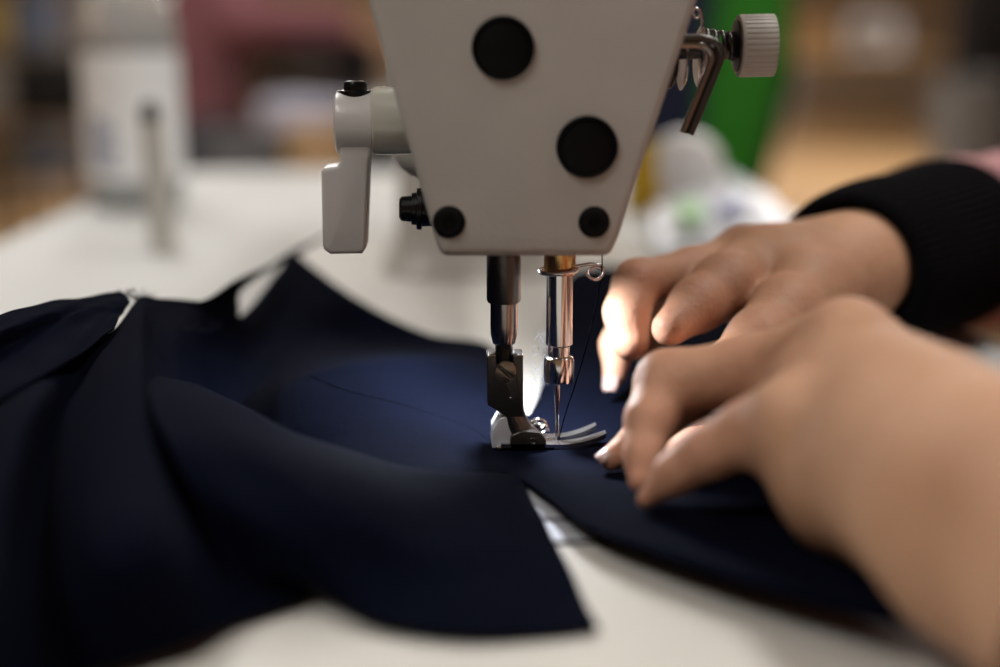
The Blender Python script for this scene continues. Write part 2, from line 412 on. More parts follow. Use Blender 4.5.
# plugs and screws of the face plate
def disc(name, px, py, rpx, m, parent, screw=False):
    c = W(px, py, YF); r = rpx*scale_at(YF)
    if not screw:
        lathe(name, [(0, 0.001), (r*0.7, 0.0008), (r*0.86, 0.0004), (r*0.92, 0.0012), (r*0.99, 0.001), (r, 0.0), (r, -0.003)], c, (0, -1, 0), m, parent, 48)
    else:
        o = lathe(name, [(0, 0.0002), (r*0.36, 0.0002), (r*0.40, 0.0012), (r*0.72, 0.0013), (r*0.8, 0.0006), (r*0.93, 0.0005), (r, 0.0003), (r, -0.003)], c, (0, -1, 0), m, parent, 40,
                  rfun=lambda th, t: 1)
        return o
disc('rubber_plug', 503, 48, 31, M_BLACK, fp); disc('rubber_plug', 587, 147, 31, M_BLACK, fp)
disc('screw', 449, 222, 16.5, M_BLACK, fp, True); disc('screw', 594, 222, 16, M_BLACK, fp, True)
# work lamp
lm = box('work_lamp', (-0.0130, 0.0165, 0.0512), (0.010, 0.010, 0.003), M_BLACKS, mc, 0.0008)
# presser foot lifter: shaft, lever and its screw
YL = 0.012; s = scale_at(YL)
sh = W(405, 121, YL); sh0 = W(371, 121, YL)
lathe('lifter_shaft', [(0, 0), (30*s, 0), (33*s, 0.0008), (33.5*s, 0.004), (33*s, 0.010), (31*s, 0.012), (31*s, 0.03), (0, 0.03)], sh0, (1, 0, 0), M_SHAFT, mc, 48)
prof = [(338, 132), (340, 128), (346, 126), (368, 126), (371, 128), (371.5, 156), (369.5, 160), (366, 248), (362, 254), (330, 254.5), (324, 250), (322.5, 246), (321, 172), (324, 168), (337, 166), (340, 162), (339.5, 152)]
pp = [W(a, b, YL-0.0058) for a, b in prof]
lev = prism('lifter_lever', pp, (0, 0.0130, 0), M_LEVER, mc, 0.002)
h0 = W(335.5, 123, YL); rh = 31.5*s; hub = lathe('lever_hub', [(0, 0), (rh*0.86, 0), (rh*0.96, 0.0005), (rh, 0.0016), (rh, 36*s), (rh*0.97, 37*s), (0, 37*s)], h0, (1, 0, 0), M_LEVER, lev, 48)
c = W(355.5, 92.5, YL)
lathe('screw', [(0, 0.0022), (0.0012, 0.0022), (0.0014, 0.003), (0.0026, 0.0028), (0.003, 0.002), (0.003, 0.0007), (0.0046, 0.0005), (0.0046, -0.001), (0, -0.001)], c, (0, 0, 1), M_BLACKS, lev, 28)
# side bolt with washer on the left of the head
c = W(428, 209, 0.004)
sb = lathe('side_bolt', [(0, 0.0072), (0.0024, 0.0072), (0.0031, 0.0066), (0.0033, 0.0042), (0.0040, 0.0041), (0.0041, 0.0030), (0.0052, 0.0028), (0.0053, 0.0016), (0.0044, 0.0014), (0.0044, 0.0002), (0.0040, -0.006), (0, -0.006)], c, (-1, 0, 0.02), M_BLACKS, mc, 28)
# presser bar
YP = 0.0; s = scale_at(YP)
def vbar(px, py0, py1, Y): a = W(px, py0, Y); b = W(px, py1, Y); return Vector((a.x, Y, 0)), a.z, b.z
XP = W(504, 340, 0).x
def zz(py): return W(504, py, 0).z
pb = lathe('presser_bar', [(0, zz(362)), (9*s, zz(362)), (9*s, zz(345)), (11.5*s, zz(343)), (13.6*s, zz(335)), (14*s, zz(325)), (14*s, zz(230)), (0, zz(230))], (XP, 0, 0), (0, 0, 1), M_DSTEEL, mc, 40)
lathe('bar_sleeve', [(0, zz(302)), (16.2*s, zz(302)), (17.4*s, zz(299)), (17.4*s, zz(240)), (0, zz(240))], (XP-0.0001, 0, 0), (0, 0, 1), M_DARK, pb, 40)
lathe('clamp_stud', [(0, zz(372)), (8.6*s, zz(372)), (9.2*s, zz(347)), (8*s, zz(344)), (0, zz(344))], (XP, -0.0008, 0), (0, 0, 1), M_BLACKS, pb, 30)
# presser foot
XC = 0.0
def xz(a, b, Y=0): v = W(a, b, Y); return (v.x, v.z)
ft = thing('presser_foot', None, None, (XP, 0, 0.001)); ft.parent = mc; del_keys = [k for k in ('label', 'category') if k in ft.keys()]
for k in del_keys: del ft[k]
YS = -0.004
pts = rounded([xz(487, 356, YS), xz(496.5, 356, YS), xz(496.5, 365, YS), xz(513, 365, YS), xz(513, 356, YS), xz(523, 356, YS), xz(523.5, 417, YS), xz(506, 417, YS), xz(487.5, 405, YS)], [0.0004]*9, 3)
prism('shank', [Vector((x, YS, z)) for x, z in pts], (0, 0.0075, 0), M_DARK, ft, 0.0004)
for a, b in ((487, 496), (514, 523)):        # bright worn tops of the two cheeks
    p0 = W((a+b)/2, 356, YS+0.0035); bm = bmesh.new(); box_bm(bm, (p0.x, YS+0.0037, p0.z+0.0004), (8.4*s, 0.0070, 0.0013), 0.0003); from_bm('cheek', bm, M_CHROME, ft)
# slotted screw in the shank, cut at a slant
c = W(505, 371, YS)
bm = bmesh.new(); d, a_, b_ = frame_of((0, -1, 0)); n = 30; r = 10.2*s
for sgn in (1, -1):
    ring = []
    for k in range(n+1):
        th = PI*k/n; u = math.cos(th)*r; v = sgn*(math.sin(th)*r+0.00035)
        ca, sa = math.cos(-0.75), math.sin(-0.75); ring.append(Vector((c.x+u*ca-v*sa, c.y, c.z+u*sa+v*ca)))
    bm2 = bmesh.new(); prism_bm(bm2, ring, Vector((0, -0.0015, 0)), 0.0003, 2); me_ = bpy.data.meshes.new('t'); bm2.to_mesh(me_); bm2.free(); bm.from_mesh(me_)
from_bm('clamp_screw', bm, mat('aged_steel', (0.36, 0.31, 0.24), 0.3, 1.0), ft)
lathe('rivet', [(0, 0.0004), (0.0004, 0.0003), (0.0005, 0), (0.0005, -0.001)], W(510.5, 398, YS), (0, -1, 0), M_CHROME, ft, 14)
# neck from shank down to the hinge
pth = smooth_path([W(511, 412, 0), W(514, 422, 0), W(520, 432, 0), W(528, 440, 0)], 14)
bm = bmesh.new(); tube_bm(bm, pth, lambda t: 0.0034+0.0004*t, 16, 1.15, Vector((0, 1, 0))); from_bm('neck', bm, M_DARK, ft)
# heel block: polished left side of the foot
pts = rounded([xz(492, 449, -.004), xz(492.5, 431, -.004), xz(500, 419, -.004), xz(506, 417, -.004), xz(512, 421, -.004), xz(514, 432, -.004), xz(512, 449, -.004)], [0.0004, 0.001, 0.001, 0.001, 0.001, 0.001, 0.0004], 3)
prism('heel', [Vector((x, -0.0036, z)) for x, z in pts], (0, 0.010, 0), M_PLT, ft, 0.0006)
# hinge cheek (dark, rounded top) with its pin
pts = rounded([xz(510, 452, -.005), xz(510.5, 436, -.005), xz(520, 431.5, -.005), xz(540, 432, -.005), xz(546, 440, -.005), xz(546, 452, -.005)], [0.0003, 0.0016, 0.003, 0.0024, 0.0015, 0.0003], 5)
prism('hinge_cheek', [Vector((x, -0.0052, z)) for x, z in pts], (0, 0.0026, 0), M_DARK, ft, 0.0004)
prism('hinge_cheek', [Vector((x, 0.0044, z)) for x, z in pts], (0, 0.0022, 0), M_DSTEEL, ft, 0.0004)
lathe('hinge_pin', [(0, -0.0002), (0.0006, -0.0001), (0.0008, 0.0001), (0.0009, 0), (0.0009, -0.011)], W(533, 441, -.0053), (0, -1, 0), M_DARK, ft, 20)
tube('hinge_spring', [Vector((W(540, 428, 0).x+0.0016*math.cos(t)*1.3, -0.001+0.0007*t, W(540, 430, 0).z+0.0016*math.sin(t))) for t in np.linspace(0, 12, 70)], 0.0004, M_CHROME, ft, 6)
# sole with two toes curling up, a slot between them for the needle
def toe(y0, y1, endpx, lift):
    bm = bmesh.new(); n = 26; x0 = W(500, 450, 0).x; x1 = W(endpx, 440, 0).x; rows = []
    for i in range(n+1):
        t = i/n; x = x0+(x1-x0)*t; u = max(0, (t-0.55)/0.45); z = 0.0014+lift*u**1.9
        nar = 1-0.22*max(0, (t-0.85)/0.15)**2; ym = (y0+y1)/2; hw = (y1-y0)/2*nar
        rows.append([bm.verts.new((x, ym-hw, z)), bm.verts.new((x, ym+hw, z)), bm.verts.new((x, ym+hw, z+0.0019-0.0006*t)), bm.verts.new((x, ym-hw, z+0.0019-0.0006*t))])
    for a, b in zip(rows[:-1], rows[1:]):
        for k in range(4): bm.faces.new((a[k], a[(k+1) % 4], b[(k+1) % 4], b[k]))
    bm.faces.new(rows[0]); bm.faces.new(list(reversed(rows[-1])))
    return from_bm('toe', bm, MATS.get('toe_steel') or mat('toe_steel', (0.60, 0.59, 0.60), 0.24, 1.0, rvar=0.3), ft)
toe(-0.0052, -0.0011, 604, 0.0030); toe(0.0013, 0.0050, 597, 0.0034)
box('sole', (W(525, 450, 0).x, 0, 0.0019), (0.0155, 0.0104, 0.0017), M_CHROME, ft, 0.0005)
# needle bar
XN = W(559, 340, 0).x
def zn(py): return W(559, py, 0).z
nb = lathe('needle_bar', [(0, zn(356)), (11*s, zn(356)), (11.2*s, zn(346)), (13.6*s, zn(344)), (13.6*s, zn(272)), (13.6*s, zn(230)), (0, zn(230))], (XN, 0, 0), (0, 0, 1), M_CHROME, mc, 40)
lathe('bushing', [(0, zn(274)), (15*s, zn(274)), (16.2*s, zn(272)), (16.2*s, zn(245)), (0, zn(245))], (XN, 0, 0), (0, 0, 1), M_BRASS, nb, 40)
nc = lathe('needle_clamp', [(0, zn(383)), (12*s, zn(383)), (15*s, zn(381)), (15.6*s, zn(377)), (15.6*s, zn(361)), (14.6*s, zn(357)), (12*s, zn(355.5)), (0, zn(355.5))], (XN, 0, 0), (0, 0, 1), M_CHROME, nb, 40)
ringp = [Vector((XN+0.0046*math.cos(t)-0.0003, 0.0046*math.sin(t), zn(270)+0.0004*math.sin(t+1))) for t in np.linspace(0, 2*PI*0.97, 60)]
tube('guide_ring', ringp, 0.0006, M_CHROME, nb, 8)
lp = smooth_path([W(574, 267, 0), W(583, 265, 0), W(592, 264, 0), W(601, 266, 0), W(603, 272, 0), W(598, 279, -0.002), W(590, 278, -0.003), W(588, 272, -0.002), W(594, 267, 0.001), W(601, 270, 0.002), W(602, 277, 0)], 70)
tube('thread_guide', lp, 0.00045, M_CHROME, nb, 8)
nd = lathe('needle', [(0, zn(449)), (0.00018, zn(446)), (0.00042, zn(440)), (0.0005, zn(434)), (0.00052, zn(414)), (0.00068, zn(405)), (0.0009, zn(395)), (0.00095, zn(378)), (0, zn(378))], (XN-0.0003, 0, 0), (0, 0, 1), M_CHROME, mc, 16)
# thread tension unit on the right of the head
YT = 0.004; s2 = scale_at(YT)
tu = thing('tension_unit', None, None, tuple(W(700, 50, YT))); tu.parent = mc
for k in ('label', 'category'):
    if k in tu.keys(): del tu[k]
kn = W(737, 46, YT); rk = 30.5*s2
prf = [(0, 0.0), (rk*0.55, 0.0), (rk*0.62, -0.0006), (rk*0.93, -0.0002), (rk, 0.0007), (rk*1.01, 0.003), (rk, 35*s2*0.93), (rk*0.95, 35*s2), (0, 35*s2)]
def flute(th, t): return 1-(0.028 if (0.001 < t < 0.0088 and (th*34/(2*PI)) % 1 < 0.28) else 0)
prf2 = [(0, 0.0), (rk*0.80, 0.0), (rk*0.97, 0.0002), (rk, 0.0009), (rk, 0.0012)]+[(rk, t) for t in (0.0014, 0.0085)]+[(rk, 0.0089), (rk, 35*s2*0.97), (rk*0.96, 35*s2), (0, 35*s2)]
lathe('tension_knob', prf2, kn, (1, 0.0, 0.02), M_KNOB, tu, 204, flute, 25)
lathe('knob_ring', [(0, -0.0022), (rk*0.42, -0.0022), (rk*0.5, -0.001), (rk*0.82, -0.0004), (rk*0.84, 0.0002), (0, 0.0002)], kn, (1, 0, 0.02), M_BLACKS, tu, 40)
lathe('tension_stud', [(0, 0), (0.0019, 0), (0.0019, 0.020), (0, 0.020)], W(668, 52, YT), (1, 0, 0.02), M_DARK, tu, 24)
tube('tension_spring', [W(703, 48, YT)+Vector((0.0085*t, 0.0034*math.cos(t*2*PI*4.5)*(1.15-0.3*t), 0.0034*math.sin(t*2*PI*4.5)*(1.15-0.3*t)+0.0006)) for t in np.linspace(0, 1, 150)], 0.00050, M_DARK, tu, 8)
for px in (686, 696):
    o = W(px, 58, YT); sg = -1 if px == 686 else 1
    lathe('tension_disc', [(0, 0), (0.0045, 0), (0.0066, 0.0003), (0.0078, 0.0010), (0.0080, 0.0012), (0.0078, 0.0013), (0.0065, 0.0006), (0.0044, 0.0003), (0, 0.0003)], o, (sg, 0, 0), M_CHROME, tu, 40)
YR = -0.008
for k_, pts_ in enumerate(([(662, 37.5), (690, 37.5), (706, 38.5), (717, 44), (721, 55), (717, 68), (704, 100), (690, 134)], [(662, 44.5), (690, 44.5), (702, 45.5), (709, 50), (712, 58), (709, 68), (697, 98), (683, 132)])):
    tube('guide_rod', smooth_path([W(a, b, YR) for a, b in pts_], 60), 0.00092, M_DSTEEL if k_ else M_DARK, tu, 12)
tube('check_spring', smooth_path([W(700, 62, YT-.002), W(701, 40, YT-.003), W(702, 22, YT-.003), W(700, 12, YT-.003), W(696, 8, YT-.003), W(693, 13, YT-.003), W(697, 18, YT-.003), W(702, 14, YT-.003)], 60), 0.0004, M_CHROME, tu, 6)
lathe('tension_base', [(0, 0), (0.0075, 0), (0.0075, 0.004), (0.0060, 0.005), (0, 0.005)], W(655, 58, YT), (1, 0, 0), M_BLACKS, tu, 36)

# thread hanging from the guide to the needle eye
th = thing('sewing_thread', 'fine navy thread running from the wire guide down to the needle eye', 'thread', (XN, 0, 0.004))
tube('strand', smooth_path([W(601, 240, 0), W(602, 268, -.001), W(597, 300, -.001), W(588, 340, -.0015), W(576, 382, -.002), W(566, 412, -.0015), W(558.5, 440, -.0008)], 50), 0.00016, M_THREAD, th, 6)

# ------------------------------------------------------------------ cloth
fab = thing('navy_cloth', 'crumpled navy blue cloth being stitched under the presser foot', 'fabric', (-0.05, 0.02, 0))
R = lambda rows: [[Z(*q) for q in r] for r in rows]
main = R([
 [(293, 252, 25), (330, 281, 17), (375, 310, 9), (430, 335, 3), (490, 346, 1.5), (521, 400, 1.2), (527, 417, 1.2), (536, 402, 1.5), (545, 372, 2), (556, 325, 5), (573, 272, 13), (640, 266, 13), (760, 264, 13)],
 [(268, 284, 20), (306, 318, 12), (355, 340, 3), (420, 348, 2), (485, 359, 2), (518, 408, 1.2), (527, 420, 1.2), (538, 409, 1.5), (548, 385, 2), (562, 345, 3), (580, 312, 6), (650, 312, 6), (760, 312, 6)],
 [(240, 318, 14), (268, 366, 6), (330, 364, 14), (400, 356, 14), (470, 366, 7), (514, 414, 1.3), (527, 424, 1.3), (540, 416, 1.5), (552, 400, 2), (568, 370, 2.5), (590, 352, 3), (655, 352, 3), (770, 352, 3)],
 [(190, 345, 20), (236, 402, 4), (290, 388, 13), (380, 378, 13.5), (455, 387, 7), (508, 422, 1.6), (527, 430, 1.3), (542, 424, 1.3), (558, 414, 1.5), (575, 398, 2), (600, 385, 2.5), (660, 392, 3), (775, 395, 3)],
 [(165, 385, 16), (222, 428, 2), (284, 424, 8), (372, 416, 9), (442, 414, 6), (495, 436, 1.8), (525, 441, 1.3), (545, 437, 1.3), (562, 432, 1.3), (580, 424, 1.5), (606, 420, 2), (670, 430, 3), (790, 435, 4)],
 [(165, 420, 10), (225, 450, 2), (290, 452, 4), (365, 444, 6), (430, 440, 5.5), (482, 449, 2), (522, 452, 1.3), (545, 450, 1.3), (564, 448, 1.3), (584, 446, 1.5), (612, 448, 2), (690, 465, 3), (810, 480, 4)],
 [(175, 455, 8), (235, 475, 2), (300, 478, 3), (370, 472, 4), (430, 466, 4), (478, 465, 2), (512, 463, 1.5), (538, 466, 2.5), (565, 472, 3.5), (596, 482, 4), (640, 502, 5), (720, 520, 6), (850, 545, 7)],
 [(200, 500, 3), (260, 510, 2), (320, 508, 2), (380, 500, 2), (430, 490, 2), (475, 480, 2), (503, 473, 1.6), (518, 478, 2.2), (541, 493, 4), (584, 524, 5.5), (640, 545, 7), (750, 580, 8), (900, 618, 9)],
])
mp = sheet('main_panel', main, M_NAVY, fab, 170, 120, ripple=0.00035, seed=3)
# turned-under front edge of the right flap, hanging toward the bed
flap = R([
 [(518, 478, 2.2), (541, 493, 4), (584, 524, 5.5), (640, 545, 7), (750, 580, 8), (900, 618, 9)],
 [(519, 479, 1.5), (542, 495, 2.5), (587, 530, 4), (644, 553, 5), (752, 588, 6), (902, 628, 7)],
 [(520, 478, 0.8), (545, 492, 0.9), (590, 522, 1), (648, 546, 1.2), (756, 582, 2), (904, 622, 3)]])
sheet('turned_edge', flap, M_NAVY, fab, 90, 14)
front = R([
 [(168, 372, 14), (240, 404, 13), (300, 436, 12), (380, 462, 6), (440, 471, 4), (500, 474, 2.6), (519, 477, 2.2)],
 [(150, 380, 26), (232, 404, 23), (297, 438, 19), (380, 466, 12), (440, 477, 8), (500, 483, 4.5), (524, 487, 3)],
 [(150, 402, 30), (228, 424, 27), (300, 460, 23), (380, 489, 17), (445, 500, 11), (508, 508, 6), (538, 513, 2.5)],
 [(165, 440, 28), (226, 462, 25), (300, 500, 20), (380, 528, 14), (450, 540, 9), (518, 545, 5), (556, 545, 1.5)],
 [(200, 500, 20), (248, 520, 18), (308, 548, 13), (375, 572, 8), (455, 585, 5), (530, 590, 3), (578, 588, 1.2)],
 [(262, 572, 8), (288, 578, 7), (322, 590, 5), (375, 622, 2.5), (462, 637, 1.8), (540, 635, 1.5), (599, 631, 1.0)]])
sheet('front_panel', front, M_NAVY, fab, 100, 80, ripple=0.0003, seed=5)
gath = R([
 [(-40, 405, 20), (35, 362, 25), (84, 338, 27), (114, 331, 28), (139, 299, 31), (158, 300, 30), (205, 303, 25), (241, 317, 14)],
 [(-40, 450, 24), (25, 405, 30), (75, 378, 24), (110, 360, 30), (138, 335, 32), (152, 335, 27), (180, 340, 24), (215, 360, 12)],
 [(-40, 500, 22), (10, 455, 30), (55, 430, 20), (98, 415, 29), (140, 395, 31), (158, 390, 22), (178, 395, 17), (200, 410, 10)],
 [(-40, 580, 18), (-5, 530, 27), (38, 510, 14), (90, 490, 26), (150, 470, 27), (172, 465, 18), (190, 470, 14), (220, 480, 8)],
 [(-50, 650, 14), (-15, 610, 23), (40, 600, 8), (100, 570, 21), (170, 550, 21), (205, 545, 12), (230, 545, 10), (260, 550, 6)],
 [(-70, 730, 2), (-20, 712, 4), (50, 690, 2), (119, 666, 3), (200, 637, 4), (240, 622, 2), (275, 610, 2), (316, 597, 1.5)]])
sheet('gathered_panel', gath, M_NAVY, fab, 110, 100, ripple=0.0003, seed=8)
left = R([
 [(-40, 324, 36), (0, 315, 36), (45, 303, 36), (85, 297, 35), (121, 292, 34)],
 [(-40, 345, 37), (0, 332, 36), (42, 316, 36), (84, 306, 35), (130, 302, 33)],
 [(-40, 372, 31), (0, 354, 31), (42, 336, 32), (86, 320, 33), (124, 311, 32)],
 [(-40, 425, 27), (0, 400, 28), (38, 380, 29), (80, 354, 30), (114, 328, 31)]])
sheet('left_panel', left, M_NAVY, fab, 70, 50, ripple=0.0003, seed=9)
strap = R([
 [(150, 300, 30), (180, 302, 28), (207, 299, 27), (236, 280, 28), (269, 265.5, 28), (294, 250, 28), (321, 237, 29), (346, 222, 30)],
 [(155, 318, 27), (190, 318, 24), (216, 304, 24), (240, 284, 26), (269.5, 267, 27), (294, 253, 27), (321, 238.5, 28), (346, 223, 29.5)],
 [(170, 338, 22), (205, 333, 20), (237, 316, 15), (240, 292, 22), (270, 269, 26), (294, 257, 26), (321.5, 240, 27.5), (346.5, 224, 29)]])
sheet('hem_strip', strap, M_NAVY, fab, 90, 20)
# seam stitched across the cloth, and frayed ends
from mathutils.bvhtree import BVHTree
FB = fab.location
bvh = BVHTree.FromPolygons([v.co+FB for v in mp.data.vertices], [tuple(p.vertices) for p in mp.data.polygons])
def on_cloth(px, py, off=0.0005):
    r = ray(px, py).normalized(); h = bvh.ray_cast(CAM, r)
    return h[0]-r*off if h[0] else Z(px, py, 5)
_sp = smooth_path([Vector((a, b, 0)) for a, b in ((196, 334), (240, 350), (300, 372), (345, 390), (400, 404), (440, 417), (470, 428), (489, 441))], 130)
seam = [on_cloth(v.x, v.y) for v in _sp]
bm = bmesh.new()
for i in range(0, 128, 3): tube_bm(bm, [seam[i], seam[i+1], seam[i+2], seam[i+2]+(seam[i+2]-seam[i+1])*0.5], 0.00016, 6)
from_bm('stitching', bm, M_THREAD, fab)
for (cx, cy, h, n_, ln) in ((126, 297, 33, 16, 0.003), (141, 299, 31, 18, 0.003), (183, 331, 25, 10, 0.0045), (205, 331, 22, 5, 0.004)):
    bm = bmesh.new()
    for _ in range(n_):
        p = Z(cx+rng.uniform(-6, 6), cy+rng.uniform(-2, 2), h); pts = [p]
        d = Vector((rng.uniform(-1, 1), rng.uniform(-1, 1), rng.uniform(-.2, 1.0)))
        for _k in range(4):
            d = (d+Vector((rng.uniform(-.6, .6), rng.uniform(-.6, .6), rng.uniform(-.5, .5)))).normalized(); pts.append(pts[-1]+d*ln*0.28)
        tube_bm(bm, smooth_path(pts, 12), 0.00011, 5)
    setp(from_bm('frayed_threads', bm, M_THREAD if cx < 180 else mat('loose_fibre', (0.02, 0.022, 0.035), 0.9, spec=0.05), fab), kind='stuff')
# pale lint caught beside the needle bar
bm = bmesh.new()
for _ in range(30):
    p = W(541+rng.uniform(-8, 5), 352+rng.uniform(-22, 38), 0.004+rng.uniform(-.003, .004)); pts = [p]; d = Vector(rng.uniform(-1, 1, 3))
    for _k in range(4): d = (d+Vector(rng.uniform(-.8, .8, 3))).normalized(); pts.append(pts[-1]+d*0.0009)
    tube_bm(bm, smooth_path(pts, 10), 0.000035, 4)
setp(from_bm('lint', bm, M_LINT, mc), kind='stuff')

# ------------------------------------------------------------------ the sewer's hands
# near hand (reaches in from the right, close to the camera)
w1 = W(985, 512, -0.128); e1 = W(1190, 640, -0.165)
def P3(*a): return tuple(W(*a))
def B_(a, b): return (P3(*a[:3]), P3(*b[:3]), a[3]*scale_at(a[2]), b[3]*scale_at(b[2]))
def CH(*q): return [(P3(*a[:3]), a[3]*scale_at(a[2])) for a in q]
WR = (1000, 512, -.128, 122)
near_body = [B_(WR, (850, 348, -.060, 40)), B_(WR, (822, 356, -.050, 36)), B_(WR, (815, 390, -.068, 42)), B_(WR, (796, 428, -.077, 42)),
 B_((920, 490, -.105, 100), (850, 482, -.090, 72)), B_((850, 482, -.090, 72), (800, 450, -.080, 44)), B_((920, 440, -.100, 85), (860, 400, -.072, 60)),
 B_((850, 334, -.064, 31), (853, 337, -.065, 31)), B_((786, 416, -.083, 33), (790, 420, -.084, 33)),
 (P3(*WR[:3]), tuple(e1), WR[3]*scale_at(WR[2]), .027)]
near_f = [
 CH((846, 342, -.060, 38), (750, 371, -.045, 35), (669, 384, -.038, 34), (650, 420, -.046, 24.5), (643, 455, -.052, 18.5), (639, 481, -.057, 12.5)),
 CH((795, 424, -.077, 40), (748, 433, -.074, 32), (708, 452, -.071, 26), (674, 474, -.068, 20), (645, 500, -.067, 10)),
 CH((805, 385, -.064, 36), (765, 400, -.048, 28), (738, 412, -.036, 24), (722, 440, -.028, 20), (705, 460, -.020, 17)),
 CH((835, 348, -.045, 34), (745, 380, -.025, 30), (688, 395, -.024, 26), (643, 437, -.029, 19), (612, 458, -.031, 14)),
 CH((900, 440, -.080, 50), (820, 440, -.045, 36), (745, 440, -.020, 30), (690, 455, -.012, 25), (660, 466, -.010, 19))]
w2 = W(858, 262, 0.072); e2 = w2+Vector((0.055, 0.083, -0.004))*1.3
WF = (858, 265, .072, 45)
far_body = [B_(WF, (800, 256, .075, 30)), B_((805, 262, .070, 36), (748, 258, .066, 28)), B_((805, 270, .070, 36), (732, 268, .075, 28)), B_(WF, (778, 268, .052, 34)),
 B_((845, 278, .060, 46), (800, 288, .042, 42)), B_((745, 256, .062, 26), (750, 256, .062, 26)), B_((790, 254, .058, 26), (792, 256, .058, 26)),
 (P3(*WF[:3]), tuple(e2), .0155, .020)]
far_f = [
 CH((740, 264, .062, 32), (692, 274, .050, 26), (637, 283, .036, 23), (627, 312, .030, 22), (631, 343, .026, 19)),
 CH((762, 266, .055, 38), (726, 286, .036, 33), (697, 305, .026, 27), (670, 328, .016, 19)),
 CH((815, 290, .045, 42), (785, 312, .026, 36), (758, 340, .012, 31), (725, 372, .004, 26), (700, 395, .000, 22)),
 CH((728, 270, .075, 28), (672, 288, .064, 24), (632, 308, .054, 20), (618, 345, .045, 17), (614, 377, .040, 12)),
 CH((728, 276, .088, 26), (682, 298, .078, 21), (652, 320, .070, 18), (645, 348, .062, 15))]
def hand_fn(body, fingers, kb=0.008):
    def fn(P):
        d = None
        for a, b, ra, rb in body:
            e = bone(P, a, b, ra, rb); d = e if d is None else smin(d, e, kb)
        f = None
        for ch in fingers:
            e = chain(P, ch, 0.0035)
            f = e if f is None else smin(f, e, 0.0012)
        return smin(d, f, 0.0045)
    return fn
def hand_bounds(body, fingers, end):
    pts = [b[0] for b in body]+[b[1] for b in body]+[q for ch in fingers for q, r in ch]
    A = np.array([list(p) for p in pts]); return A.min(0)-0.03, A.max(0)+0.03
b0, b1 = hand_bounds(near_body, near_f, e1); Vn, Fn = nets(hand_fn(near_body, near_f), b0, b1, 0.0013)
c0, c1 = hand_bounds(far_body, far_f, e2); Vf, Ff = nets(hand_fn(far_body, far_f), c0, c1, 0.0011)
V = np.concatenate([Vn, Vf]); Fc = np.concatenate([Fn, Ff+len(Vn)])
joints = [q for ch in near_f+far_f for q, r in ch[:-1]]+[ch[-1][0] for ch in near_f+far_f]
fl = np.zeros(len(V))
for q in joints: fl = np.maximum(fl, np.exp(-(np.linalg.norm(V-np.array(list(q)), axis=1)/0.010)**2))
pr = body_mesh('person', V, Fc, M_SKIN)
at = pr.data.attributes.new('flush', 'FLOAT', 'POINT'); at.data.foreach_set('value', (fl*0.6).astype(np.float32))
setp(pr, 'person in black-cuffed pink sleeves guiding the navy cloth with both hands', 'person')
def nail(tip, n, d, L=0.0058, Wd=0.0042, T=0.0007):
    d = Vector(d).normalized(); n = (Vector(n)-d*Vector(n).dot(d)).normalized(); sd = d.cross(n)
    vs = []; fs = []; nu, nv = 14, 12
    for lay in (0, 1):
        for i in range(nu+1):
            for j in range(nv+1):
                u = i/nu*2-1; v = j/nv*2-1; wd = Wd*math.sqrt(max(0, 1-abs(u)**4*0.55))
                vs.append(Vector(tip)+d*u*L+sd*v*wd+n*(-(v*v)*Wd*0.48-(u*u)*L*0.10+(T if lay else 0)))
    off = (nu+1)*(nv+1); q = lambda i, j, l: l*off+i*(nv+1)+j
    for i in range(nu):
        for j in range(nv):
            fs.append((q(i, j, 1), q(i+1, j, 1), q(i+1, j+1, 1), q(i, j+1, 1))); fs.append((q(i, j, 0), q(i, j+1, 0), q(i+1, j+1, 0), q(i+1, j, 0)))
    for i in range(nu):
        fs.append((q(i, 0, 0), q(i+1, 0, 0), q(i+1, 0, 1), q(i, 0, 1))); fs.append((q(i, nv, 1), q(i+1, nv, 1), q(i+1, nv, 0), q(i, nv, 0)))
    for j in range(nv):
        fs.append((q(0, j, 1), q(0, j+1, 1), q(0, j+1, 0), q(0, j, 0))); fs.append((q(nu, j, 0), q(nu, j+1, 0), q(nu, j+1, 1), q(nu, j, 1)))
    return link('fingernail', vs, fs, M_NAIL, pr, True, 60)
def nail_on(ch, n, back=0.35, sc=1.0):
    q, r = ch[-1]; p, _ = ch[-2]; q = Vector(q); p = Vector(p); d = (q-p).normalized(); n = Vector(n); n = (n-d*n.dot(d)).normalized()
    nail(q+d*r*(0.15-back*0)+n*(r*0.80), n, d, 0.0046*sc, r*0.80, 0.0005)
nail_on(near_f[3], (-0.5, -0.1, 0.85), sc=0.62); nail_on(far_f[3], (-0.6, -0.8, 0.1)); 


# ribbed cuffs and sleeves
def cuff(o, d, r0, length, side, bulge=0.34):
    rf = lambda th, t: (1+0.022*math.cos(th*72))*(1+0.05*math.cos(th-0.6))
    prf = [(r0*0.80, 0.004), (r0*0.84, 0.0005), (r0*0.92, -0.0008), (r0, 0.0005), (r0*1.03, 0.004)]+[(r0*(1.03+bulge*math.sin(t*1.5)+0.02*math.sin(t*9)), 0.004+length*t) for t in np.linspace(0.1, 1, 14)]+[(r0*0.9, length+0.004)]
    return lathe('cuff', prf, o, d, M_CUFF, pr, 432, rf, 180)
d2 = (e2-w2).normalized()
co2 = W(844, 274, 0.070); dcuff = Vector((0.60, 0.80, -0.03)).normalized()
cuff(co2, dcuff, 0.0243, 0.098, 1, 0.20)
d1 = (Vector(e1)-Vector(w1)).normalized()
cuff(Vector(e1)-d1*0.004, d1, 0.031, 0.05, -1, 0.1)
